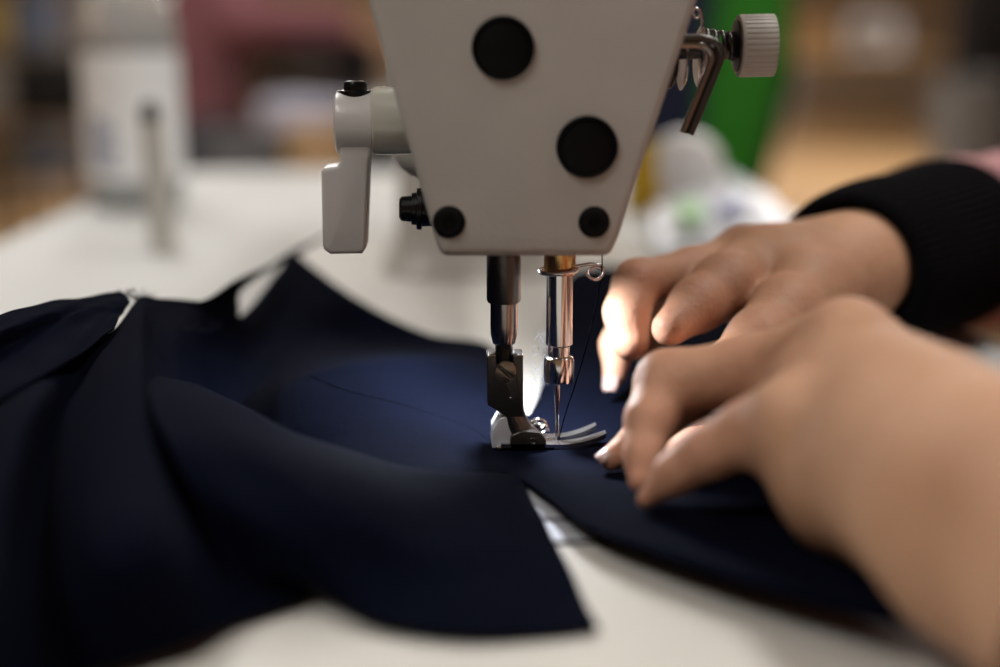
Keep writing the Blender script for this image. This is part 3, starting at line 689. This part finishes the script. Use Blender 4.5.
def sleeve_fn(P):
    a = co2+dcuff*0.110; el2 = a+dcuff*0.17+Vector((0.03, -0.02, -0.01)); sh2 = el2+Vector((0.10, -0.12, 0.24))
    b = Vector(e1)+d1*0.045; el1 = b+d1*0.13+Vector((0.05, 0.02, 0)); sh1 = el1+Vector((0.10, 0.10, 0.26))
    f = bone(P, a, el2, .0315, .044); f = smin(f, bone(P, el2, sh2, .050, .065), .03)
    g_ = bone(P, b, el1, .034, .046); g_ = smin(g_, bone(P, el1, sh1, .050, .065), .03)
    d = np.minimum(f, g_)
    t = bone(P, (sh1+sh2)/2+Vector((0.06, 0, -0.05)), (sh1+sh2)/2+Vector((0.10, 0, -0.42)), .12, .13)
    t = smin(t, bone(P, sh1, sh2, .07, .07), .06); d = smin(d, t, .05)
    ph = P[..., 0]*160+P[..., 1]*90+P[..., 2]*120
    return d+0.0012*np.sin(ph)+0.0010*np.sin(P[..., 2]*260-P[..., 0]*120)
Vs, Fs = nets(sleeve_fn, (0.10, -0.45, -0.35), (0.85, 0.50, 0.45), 0.007)
sw = body_mesh('sweater', Vs, Fs, M_PINK, pr)

# ------------------------------------------------------------------ things on the table behind
base = Z(137, 206, 0); s3 = scale_at(base.y); rb = 47*s3
M_CLEAR = mat('clear_plastic', (0.86, 0.88, 0.88), 0.08, trans=0.6, ior=1.3)
M_LABEL = mat('white_label', (0.88, 0.89, 0.90), 0.5)
M_BLUE = mat('blue_ink', (0.10, 0.16, 0.34), 0.6); M_GREEN = mat('green_ink', (0.42, 0.66, 0.38), 0.6)
M_LIQ = mat('milky_fluid', (0.78, 0.80, 0.80), 0.25, coat=0.3)
bt = thing('bottle', 'large clear plastic bottle with white label at the table edge', 'bottle', tuple(base))
z0 = base.z+0.0005
hh = 167*s3
lathe('bottle_body', [(0, 0), (rb*0.88, 0), (rb*0.97, 0.003), (rb, 0.008), (rb, hh-0.002), (rb*1.01, hh), (rb*0.985, hh+0.004), (rb*0.95, hh+0.012), (rb*0.82, hh+0.026), (rb*0.55, hh+0.040), (rb*0.34, hh+0.052), (rb*0.32, hh+0.062), (0, hh+0.062)], (base.x, base.y, z0), (0, 0, 1), M_CLEAR, bt, 56)
lathe('fluid', [(0, 0.001), (rb*0.86, 0.0012), (rb*0.965, 0.006), (rb*0.965, hh-0.006), (0, hh-0.006)], (base.x, base.y, z0), (0, 0, 1), M_LIQ, bt, 48)
lathe('label', [(rb*1.0, 0.018), (rb*1.012, 0.018), (rb*1.012, hh-0.012), (rb*1.0, hh-0.012)], (base.x, base.y, z0), (0, 0, 1), M_LABEL, bt, 56)
lathe('bottle_cap', [(0, hh+0.058), (rb*0.36, hh+0.058), (rb*0.37, hh+0.061), (rb*0.36, hh+0.078), (rb*0.30, hh+0.080), (0, hh+0.080)], (base.x, base.y, z0), (0, 0, 1), M_LABEL, bt, 40, lambda th, t: 1+0.02*math.cos(24*th))
bm = bmesh.new()                              # blurred blue lines of print on the label
for k in range(7):
    zc = z0+0.026+k*0.0048; wd = (0.5, 0.42, 0.55, 0.38, 0.5, 0.45, 0.3)[k]
    n = 10; vs_ = []
    for i in range(n+1):
        a = -PI/2-0.75+wd*1.2*i/n
        for dz in (0, 0.0026): vs_.append(bm.verts.new((base.x+math.cos(a)*rb*1.018, base.y+math.sin(a)*rb*1.018, zc+dz)))
    for i in range(n): bm.faces.new((vs_[2*i], vs_[2*i+2], vs_[2*i+3], vs_[2*i+1]))
from_bm('label_print', bm, M_BLUE, bt)

pbz = Z(164, 251, 0); sp_ = scale_at(pbz.y); top = W(151, 122, pbz.y)
po = thing('thread_post', 'slim grey metal post with dark tip in front of the bottle', 'post', tuple(pbz)); dd = (top-pbz)
M_POST = mat('post_grey', (0.50, 0.48, 0.44), 0.45, 0.0)
lathe('rod', [(0, 0.0005), (13*sp_, 0.0005), (12*sp_, dd.length*0.5), (10.5*sp_, dd.length), (0, dd.length)], pbz, dd, M_POST, po, 24)
lathe('tip', [(0, -0.001), (8*sp_, -0.001), (10*sp_, 0.002), (9*sp_, 0.007), (5*sp_, 0.010), (0, 0.011)], top, dd, M_DARK, po, 24)
lathe('foot_ring', [(0, 0.0004), (17*sp_, 0.0004), (17*sp_, 0.002), (11*sp_, 0.004), (0, 0.004)], pbz, (0, 0, 1), M_POST, po, 28)

# printed plastic bag lying right of the column
M_BAG = mat('bag_film', (0.66, 0.68, 0.72), 0.3, var=0.1, vscale=30)
def bagmat():
    m = M_BAG; nt = m.node_tree; b = nt.nodes['Principled BSDF']; return m
bgp = Z(715, 205, 0)
bag = thing('plastic_bag', 'crumpled white plastic bag with green and blue print behind the machine', 'bag', tuple(bgp))
rows = [[(655, 182, 2), (680, 174, 8), (706, 168, 12), (732, 174, 9), (758, 190, 2)],
        [(652, 196, 5), (682, 186, 12), (708, 178, 17), (742, 186, 13), (776, 204, 3)],
        [(652, 214, 6), (684, 204, 14), (716, 200, 17), (756, 204, 12), (796, 219, 3)],
        [(652, 234, 4), (686, 226, 10), (722, 222, 12), (766, 226, 8), (812, 238, 2)],
        [(656, 252, 1), (690, 248, 2), (728, 248, 3), (776, 250, 2), (824, 254, 1)]]
def bagsheet():
    o = sheet('bag_film', R(rows), M_BAG, bag, 70, 60, 0.0003, ripple=0.0014, seed=4); return o
bagsheet()
def patch(name, px, py, h, rx, ry, m):
    vs = [Z(px, py, h)]; n = 20
    for k in range(n): vs.append(Z(px+rx*math.cos(2*PI*k/n)*(1+0.1*math.sin(3*k)), py+ry*math.sin(2*PI*k/n), h))
    bm = bmesh.new(); bv = [bm.verts.new(v) for v in vs[1:]]; f = bm.faces.new(bv)
    r = bmesh.ops.extrude_face_region(bm, geom=[f]); 
    for v in r['geom']:
        if isinstance(v, bmesh.types.BMVert): v.co.z -= 0.004
    return from_bm(name, bm, m, bag, False)
patch('green_print', 690, 208, 16.5, 14, 10, M_GREEN); patch('blue_print', 730, 203, 18, 16, 8, mat('violet_ink', (0.38, 0.40, 0.55), 0.6))
yb = Z(646, 214, 0)
ybx = thing('yellow_box', 'small yellow box beside the white plastic bag', 'box', tuple(yb))
box('carton', (yb.x+0.002, yb.y+0.01, 0.0195), (0.026, 0.022, 0.038), mat('yellow_card', (0.50, 0.31, 0.01), 0.5), ybx, 0.001)
box('box_lid', (yb.x+0.002, yb.y+0.01, 0.040), (0.028, 0.024, 0.004), MATS['yellow_card'], ybx, 0.001)
rl = Z(692, 176, 20)
setp(lathe('tape_roll', [(0.010, -0.010), (0.023, -0.010), (0.024, -0.009), (0.024, 0.009), (0.023, 0.010), (0.010, 0.010), (0.010, -0.010)], (W(684, 150, 0.50).x, 0.50, 0.0250), (0.3, 1, 0.05), mat('tape_white', (0.75, 0.74, 0.72), 0.5), None, 40),
     'white roll of tape standing behind the plastic bag', 'roll')

# ------------------------------------------------------------------ background: chair and coat on the right
def at_floor(px, Y): v = W(px, 300, Y); return v.x
CY = 1.75; cx_ = X(738, CY, 80)
ch = thing('chair', 'bright green chair behind the right side of the sewing table', 'chair', (cx_, CY, FL))
M_GRN = mat('green_fabric', (0.022, 0.20, 0.008), 0.8, var=0.15, vscale=20, bump=0.3); M_FRM = mat('dark_frame', (0.015, 0.02, 0.03), 0.4)
pl = rounded([(-0.085, -0.16), (0.0, -0.16), (0.035, -0.10), (0.068, 0.05), (0.075, 0.22), (-0.10, 0.22), (-0.12, 0.0)], 0.03)
prism('backrest', [Vector((cx_+v.x*1.0, CY, v.y+0.0)) for v in pl], (0.02, 0.05, 0), M_GRN, ch, 0.015)
pl2 = rounded([(-0.10, -0.18), (0.02, -0.18), (0.062, -0.12), (0.098, 0.04), (0.085, 0.24), (-0.12, 0.24), (-0.14, 0.0)], 0.03)
prism('back_shell', [Vector((cx_+v.x, CY+0.045, v.y)) for v in pl2], (0, 0.02, 0), M_FRM, ch, 0.006)
box('seat', (cx_-0.02, CY-0.20, -0.31), (0.44, 0.42, 0.08), M_GRN, ch, 0.03)
tube('back_post', smooth_path([Vector((cx_, CY+0.07, -0.05)), Vector((cx_, CY+0.08, -0.25)), Vector((cx_, CY+0.02, -0.35)), Vector((cx_, CY-0.15, -0.37))], 16), 0.018, M_FRM, ch)
lathe('gas_lift', [(0, 0), (0.03, 0), (0.03, 0.2), (0.018, 0.2), (0.018, 0.36), (0, 0.36)], (cx_-0.02, CY-0.2, FL+0.06), (0, 0, 1), M_FRM, ch, 20)
for k in range(5):
    a = 2*PI*k/5; e_ = Vector((cx_-0.02+0.27*math.cos(a), CY-0.2+0.27*math.sin(a), FL+0.06))
    lg = tube('leg', [Vector((cx_-0.02, CY-0.2, FL+0.09)), (e_+Vector((cx_-0.02, CY-0.2, FL+0.09)))/2+Vector((0, 0, 0.01)), e_], 0.016, M_FRM, ch)
    lathe('caster', [(0, -0.012), (0.024, -0.012), (0.026, 0), (0.024, 0.012), (0, 0.012)], e_+Vector((0, 0, -0.033)), (math.sin(a), -math.cos(a), 0), M_FRM, lg, 18)
# navy coat hung over the chair's left shoulder
def coat_rows():
    x0 = X(628, CY-0.06, 80); x1 = X(716, CY-0.06, 80); out = []
    for i, z in enumerate((0.30, 0.20, 0.12, 0.04, -0.06, -0.16)):
        out.append([Vector((x0+(x1-x0)*t*(1-0.15*i/5)+0.0, CY-0.03+(0.02*math.sin(5*t+i)), z+0.01*math.sin(7*t))) for t in np.linspace(0, 1, 7)])
    return out
_P = np.array([[list(q) for q in r] for r in coat_rows()])
def raw_sheet(name, P, m, parent, nu=40, nv=40, thick=0.006):
    us = np.linspace(0, P.shape[1]-1, nu); vs_ = np.linspace(0, P.shape[0]-1, nv)
    A = np.array([cr(P, t) for t in vs_]); B = np.array([cr(A.swapaxes(0, 1), t) for t in us])
    o = link(name, B.reshape(-1, 3), [(i*nv+j, (i+1)*nv+j, (i+1)*nv+j+1, i*nv+j+1) for i in range(nu-1) for j in range(nv-1)], m, parent, True, 180)
    sm = o.modifiers.new('thickness', 'SOLIDIFY'); sm.thickness = thick; sm.offset = 0; return o
M_COAT = mat('navy_coat', (0.008, 0.010, 0.045), 0.8, sheen=0.1)
setp(raw_sheet('coat', _P, M_COAT, None, thick=0.02), 'dark navy coat hanging over the green chair', 'coat')

# ------------------------------------------------------------------ background: person in pink at the next table
PY = 3.0
def bp(px, py, Y=PY): return W(px, py, Y)
torso0 = bp(205, 128); chest = bp(208, -70); head_c = bp(275, -235)
def pinkf(P):
    d = bone(P, torso0, chest, .105, .125)
    shd = bp(222, -95); elb = bp(248, 20, PY-0.12); d2_ = bone(P, shd, elb, .06, .055)
    han = bp(345, 22, PY-0.15); d3 = bone(P, elb, han, .052, .036)
    d = smin(d, smin(d2_, d3, .04), .05)
    el2_ = bp(262, 35, PY+0.25); d = smin(d, smin(bone(P, bp(225, -95, PY+.2), el2_, .06, .05), bone(P, el2_, bp(350, 30, PY+.2), .05, .036), .04), .05)
    return d+0.004*np.sin(P[..., 0]*50+P[..., 2]*40)
Vb, Fb = nets(pinkf, np.array(torso0)-np.array((.3, .35, .25)), np.array(torso0)+np.array((.65, .50, .85)), 0.014)
def bodyf(P):
    hc = head_c; d = bone(P, hc+Vector((0, 0, .03)), hc+Vector((0.01, 0, -.05)), .088, .062)
    d = smin(d, bone(P, hc+Vector((.085, 0, -.01)), hc+Vector((.102, 0, -.03)), .008, .012), .012)
    d = smin(d, bone(P, hc+Vector((0.0, 0, -.05)), bp(215, -95), .05, .055), .03)
    d = smin(d, bone(P, chest, torso0, .09, .085), .04)
    hip = torso0+Vector((0, 0, -.08))
    for sy in (-.1, .1):
        kn_ = hip+Vector((.42, sy, -.02)); d = smin(d, bone(P, hip+Vector((0, sy*.8, 0)), kn_, .085, .06), .04)
        fo = Vector((kn_.x-.02, kn_.y, FL+.07)); d = smin(d, bone(P, kn_, fo, .055, .035), .03); d = smin(d, bone(P, fo+Vector((0, 0, -.03)), fo+Vector((.16, 0, -.035)), .034, .026), .02)
    for (a, b) in ((bp(345, 22, PY-.15), bp(372, 34, PY-.14)), (bp(350, 30, PY+.2), bp(376, 40, PY+.2))):
        d = smin(d, bone(P, a, b, .028, .022), .01)
        for k in range(5):
            o_ = Vector((0, (k-2)*.016, 0)); d = smin(d, bone(P, b+o_, b+o_*1.3+Vector((.05+.01*(2-abs(k-2)), 0, -.03)), .009, .007), .006)
    return d
lo = np.array((torso0.x-.3, PY-.35, FL-0.01)); hi = np.array((torso0.x+.75, PY+.45, head_c.z+.16))
Vp, Fp = nets(bodyf, lo, hi, 0.012)
pp_ = body_mesh('person', Vp, Fp, M_SKIN); setp(pp_, 'blurred person in a pink sweater sitting at the table behind the bottle', 'person')
body_mesh('sweater', Vb, Fb, mat('pink_wool', (0.25, 0.098, 0.11), 0.9, var=0.2, vscale=8), pp_)
def hairf(P):
    d = bone(P, head_c+Vector((-.02, 0, .05)), head_c+Vector((-.05, 0, -.06)), .095, .07)
    cut = (P[..., 0]-(head_c.x+.035)); return np.maximum(d, cut)
Vh, Fh = nets(hairf, np.array(head_c)-.2, np.array(head_c)+.2, 0.012); body_mesh('hair', Vh, Fh, mat('dark_hair', (0.02, 0.012, 0.008), 0.6), pp_)
def trf(P):
    hip = torso0+Vector((0, 0, -.08)); d = bone(P, hip+Vector((0, -.05, 0)), hip+Vector((0, .05, 0)), .12, .12)
    for sy in (-.1, .1):
        kn_ = hip+Vector((.42, sy, -.02)); d = smin(d, bone(P, hip+Vector((0, sy*.8, 0)), kn_, .098, .074), .04)
        fo = Vector((kn_.x-.02, kn_.y, FL+.13)); d = smin(d, bone(P, kn_, fo, .07, .05), .03)
    return d
Vt, Ft = nets(trf, lo, hi-np.array((0, 0, .5)), 0.014); body_mesh('trousers', Vt, Ft, mat('grey_trousers', (0.05, 0.05, 0.055), 0.9), pp_)
# stool under that person
hx, hz = torso0.x, torso0.z-.20
st = thing('stool', 'dark padded stool under the person in the pink sweater', 'stool', (hx, PY, FL))
lathe('seat', [(0, 0), (.17, 0), (.18, .02), (.17, .05), (0, .055)], (hx, PY, hz-.055), (0, 0, 1), M_FRM, st, 30)
for k in range(4):
    a = PI/4+k*PI/2; tube('leg', [Vector((hx+.12*math.cos(a), PY+.12*math.sin(a), hz-.05)), Vector((hx+.18*math.cos(a), PY+.18*math.sin(a), FL+.001))], .014, M_FRM, st)
# their work table with black machine, white cloth and carton
def simple_table(name, label, x0, x1, y0, y1, z, mtop):
    t = thing(name, label, 'table', ((x0+x1)/2, (y0+y1)/2, FL))
    box('tabletop', ((x0+x1)/2, (y0+y1)/2, z-0.015), (x1-x0, y1-y0, 0.03), mtop, t, 0.003)
    for sx in (x0+.05, x1-.05):
        for sy in (y0+.05, y1-.05): box('leg', (sx, sy, (z-.03+FL)/2), (.04, .04, z-.03-FL), M_LEG, t, 0.003)
    return t
M_PLY = mat('plywood', (0.55, 0.36, 0.19), 0.5, var=0.08, vscale=5)
xa = bp(262, 90, 2.8).x; xb = bp(440, 90, 2.8).x+.2
simple_table('work_table', 'pale table in front of the person in the pink sweater', xa, xb, 2.72, 3.35, -0.0345, mat('white_top', (0.6, 0.6, 0.6), 0.5))
q0 = bp(262, 88, 2.75); q1 = bp(345, 88, 2.75)
P_ = np.array([[[q0.x+(q1.x-q0.x)*t, 2.86, -0.026+.004*math.sin(5*t)] for t in np.linspace(0, 1, 6)],
     [[q0.x+(q1.x-q0.x)*t, 2.78, -0.026+.004*math.sin(7*t)] for t in np.linspace(0, 1, 6)],
     [[q0.x+(q1.x-q0.x)*t, 2.692, -0.032+.004*math.sin(4*t)] for t in np.linspace(0, 1, 6)],
     [[q0.x+(q1.x-q0.x)*t, 2.68+.01*math.sin(9*t), -0.06] for t in np.linspace(0, 1, 6)],
     [[q0.x+(q1.x-q0.x)*t, 2.68+.015*math.sin(9*t), -0.105+.02*math.sin(3*t)] for t in np.linspace(0, 1, 6)]])
setp(raw_sheet('draped_cloth', P_, mat('lavender_cloth', (0.60, 0.59, 0.70), 0.9), None), 'pale lavender cloth hanging over the edge of the far work table', 'cloth')
bkx = bp(325, 70, 3.0)
bk = thing('sewing_machine', 'blurred black sewing machine on the table of the person in pink', 'sewing machine', (bkx.x, 3.02, -0.031))
M_BM = mat('black_machine', (0.008, 0.008, 0.012), 0.35)
box('bed', (bkx.x-.02, 3.02, -0.001), (.28, .14, .060), M_BM, bk, .008)
box('column', (bkx.x+.075, 3.02, 0.065), (.10, .07, .08), M_BM, bk, .012); box('arm', (bkx.x-.02, 3.02, 0.078), (.28, .07, .075), M_BM, bk, .015)
box('head', (bkx.x-.13, 3.02, 0.085), (.05, .05, .06), M_BM, bk, .01)
c0_ = bp(310, 155, 2.45)
def carton(px0, px1, pyt, Y, depth, label, m, group=None, zb=FL):
    a = W(px0, pyt, Y); b = W(px1, pyt, Y); t = thing('carton', label, 'box', ((a.x+b.x)/2, Y+depth/2, zb), group)
    hgt = a.z-zb; box('carton_body', ((a.x+b.x)/2, Y+depth/2, zb+hgt/2+0.001), (b.x-a.x, depth, hgt-0.002), m, t, 0.004)
    for sg in (-1, 1): box('flap', ((a.x+b.x)/2+sg*(b.x-a.x)*0.26, Y+depth/2, a.z+0.012), ((b.x-a.x)*0.47, depth*0.98, 0.003), m, t, 0.0008, Euler((0, sg*-0.12, 0)).to_matrix())
    return t
M_CARD = mat('cardboard', (0.52, 0.33, 0.17), 0.8); M_GREY = mat('grey_plastic', (0.12, 0.12, 0.125), 0.6)
carton(284, 345, 136, 2.3, .25, 'tan cardboard carton standing on the floor below the lavender cloth', M_CARD)
carton(206, 276, 146, 2.2, .3, 'dark grey box on the floor between bottle and carton', M_GREY)

# ------------------------------------------------------------------ far background
M_SHELF = mat('shelf_metal', (0.16, 0.14, 0.12), 0.6)
sx0 = W(-40, 50, 7.0).x; sx1 = W(60, 50, 7.0).x
sh_ = thing('shelving_unit', 'dark metal shelving unit at the far left against the wall', 'shelf', ((sx0+sx1)/2, 7.2, FL))
for z in (-.62, -.28, .06, .40):
    box('shelf', ((sx0+sx1)/2, 7.2, z), (sx1-sx0, .4, .025), M_SHELF, sh_)
for x in (sx0, sx1):
    for y in (7.02, 7.38): box('post', (x, y, (FL+.6)/2), (.03, .03, .6-FL), M_SHELF, sh_)
cols = [(0.30, 0.20, 0.08), (0.16, 0.18, 0.24), (0.24, 0.22, 0.2), (0.02, 0.02, 0.02), (0.35, 0.24, 0.06), (0.1, 0.13, 0.2), (0.14, 0.1, 0.07), (0.03, 0.03, 0.03)]
names = ['ochre', 'slate blue', 'grey', 'black', 'mustard', 'dark blue', 'brown', 'charcoal']; spots_ = ['bottom', 'second', 'third', 'top']; k = 0
for zi, z in enumerate((-.62, -.28, .06, .40)):
    for xi in range(2):
        x = sx0+(sx1-sx0)*(0.27+0.46*xi); m = mat('bin_'+names[k], cols[k], 0.6)
        t = thing('storage_bin', names[k]+' storage bin on the '+spots_[zi]+' shelf at far left', 'bin', (x, 7.2, z+.013), 'bins on the far left shelves')
        hh_ = .2+.03*((k*7) % 3); box('bin_body', (x, 7.2, z+.0135+hh_/2), ((sx1-sx0)*.38, .3, hh_), m, t, .01); box('bin_lid', (x, 7.2, z+.0135+hh_+.01), ((sx1-sx0)*.40, .32, .02), m, t, .004); k += 1
# dark office chair, far left
def far_chair(px, Y, label, m, zt):
    x = W(px, 100, Y).x; t = thing('chair', label, 'chair', (x, Y, FL))
    box('seat', (x, Y, FL+.46), (.44, .42, .06), m, t, .02); box('backrest', (x, Y+.21, (FL+.55+zt)/2), (.42, .04, zt-FL-.55), m, t, .015)
    for a in (-.18, .18):
        for b in (-.17, .17): box('leg', (x+a, Y+b, FL+.215), (.03, .03, .43), M_FRM, t, .004)
    for a in (-.18, .18): box('back_support', (x+a, Y+.21, FL+.51), (.025, .025, .10), M_FRM, t, .003)
far_chair(48, 5.2, 'black chair standing left of the bottle', mat('black_vinyl', (0.01, 0.01, 0.01), 0.6), 0.05)
# far right group
def right_table(px0, px1, Y, z, label, m): 
    a = W(px0, 50, Y).x; b = W(px1, 50, Y).x; return simple_table('work_table', label, a, b, Y, Y+.7, z, m)
right_table(790, 960, 11.5, 0.0, 'plywood work table at the far right', M_PLY)
def far_machine(px, Y, label):
    x = W(px, 50, Y).x; t = thing('sewing_machine', label, 'sewing machine', (x, Y+.3, 0.001)); m = mat('far_white', (0.6, 0.6, 0.62), 0.5)
    box('bed', (x, Y+.3, .03), (.46, .18, .055), m, t, .01); box('column', (x+.17, Y+.3, .15), (.10, .12, .20), m, t, .02)
    box('arm', (x, Y+.3, .25), (.44, .09, .09), m, t, .02); box('head', (x-.19, Y+.3, .17), (.07, .08, .15), m, t, .015); box('handwheel', (x+.245, Y+.3, .24), (.03, .12, .12), M_FRM, t, .014)
far_machine(885, 11.5, 'blurred white sewing machine on the plywood table at far right')
carton(806, 836, 22, 11.6, .3, 'brown carton left of the far white sewing machine', mat('brown_card', (0.30, 0.17, 0.06), 0.8), None, 0.0)
# dark seated figure, far right
def darkf(P):
    o_ = Vector((W(990, 60, 4.6).x, 4.6, 0))
    d = bone(P, o_+Vector((0, 0, -.22)), o_+Vector((-.03, 0, .25)), .15, .16)
    for sy in (-1, 1):
        d = smin(d, bone(P, o_+Vector((-.03, sy*.17, .28)), o_+Vector((-.12, sy*.22, .02)), .06, .05), .04)
        d = smin(d, bone(P, o_+Vector((-.12, sy*.22, .02)), o_+Vector((-.36, sy*.12, .06)), .05, .038), .03)
        d = smin(d, bone(P, o_+Vector((0, sy*.09, -.25)), o_+Vector((-.42, sy*.11, -.26)), .09, .065), .04)
        d = smin(d, bone(P, o_+Vector((-.42, sy*.11, -.26)), o_+Vector((-.40, sy*.11, FL+.08)), .06, .045), .03)
        d = smin(d, bone(P, o_+Vector((-.40, sy*.11, FL+.045)), o_+Vector((-.55, sy*.11, FL+.035)), .035, .028), .02)
    return d
ox = W(990, 60, 4.6).x
def dheadf(P):
    o_ = Vector((ox-.06, 4.6, .56)); d = bone(P, o_+Vector((0, 0, .03)), o_+Vector((-.01, 0, -.05)), .09, .065)
    d = smin(d, bone(P, o_+Vector((-.085, 0, -.01)), o_+Vector((-.1, 0, -.03)), .008, .012), .012); d = smin(d, bone(P, o_, Vector((ox-.03, 4.6, .30)), .05, .07), .03)
    for sy in (-1, 1): d = smin(d, bone(P, Vector((ox-.34, 4.6+sy*.12, .06)), Vector((ox-.42, 4.6+sy*.10, .05)), .032, .02), .01)
    return d
mir = lambda V, Fc: (V*np.array((-1, 1, 1))+np.array((2*ox, 0, 0)), Fc[:, ::-1])
Va, Fa = mir(*nets(dheadf, (ox-.55, 4.3, -.05), (ox+.15, 4.9, .72), .014)); dp = body_mesh('person', Va, Fa, M_SKIN); setp(dp, 'blurred person in black clothes sitting at the far right edge', 'person')
Va, Fa = mir(*nets(darkf, (ox-.75, 4.2, FL-.02), (ox+.25, 5.0, .52), .016)); body_mesh('clothing', Va, Fa, mat('black_cotton', (0.012, 0.011, 0.012), 0.9), dp)
t = thing('stool', 'round dark stool with grey pedestal under the person in black', 'stool', (ox, 4.6, FL)); 
lathe('seat', [(0, 0), (.18, 0), (.18, .05), (0, .05)], (ox, 4.6, FL+.15), (0, 0, 1), M_FRM, t, 24); lathe('pedestal', [(0, 0), (.15, 0), (.14, .15), (0, .15)], (ox, 4.6, FL+.0005), (0, 0, 1), M_GREY, t, 24)
carton(965, 1010, 82, 3.6, .25, 'pale grey carton at the right edge in front of the person in black', mat('pale_card', (0.22, 0.21, 0.20), 0.7))
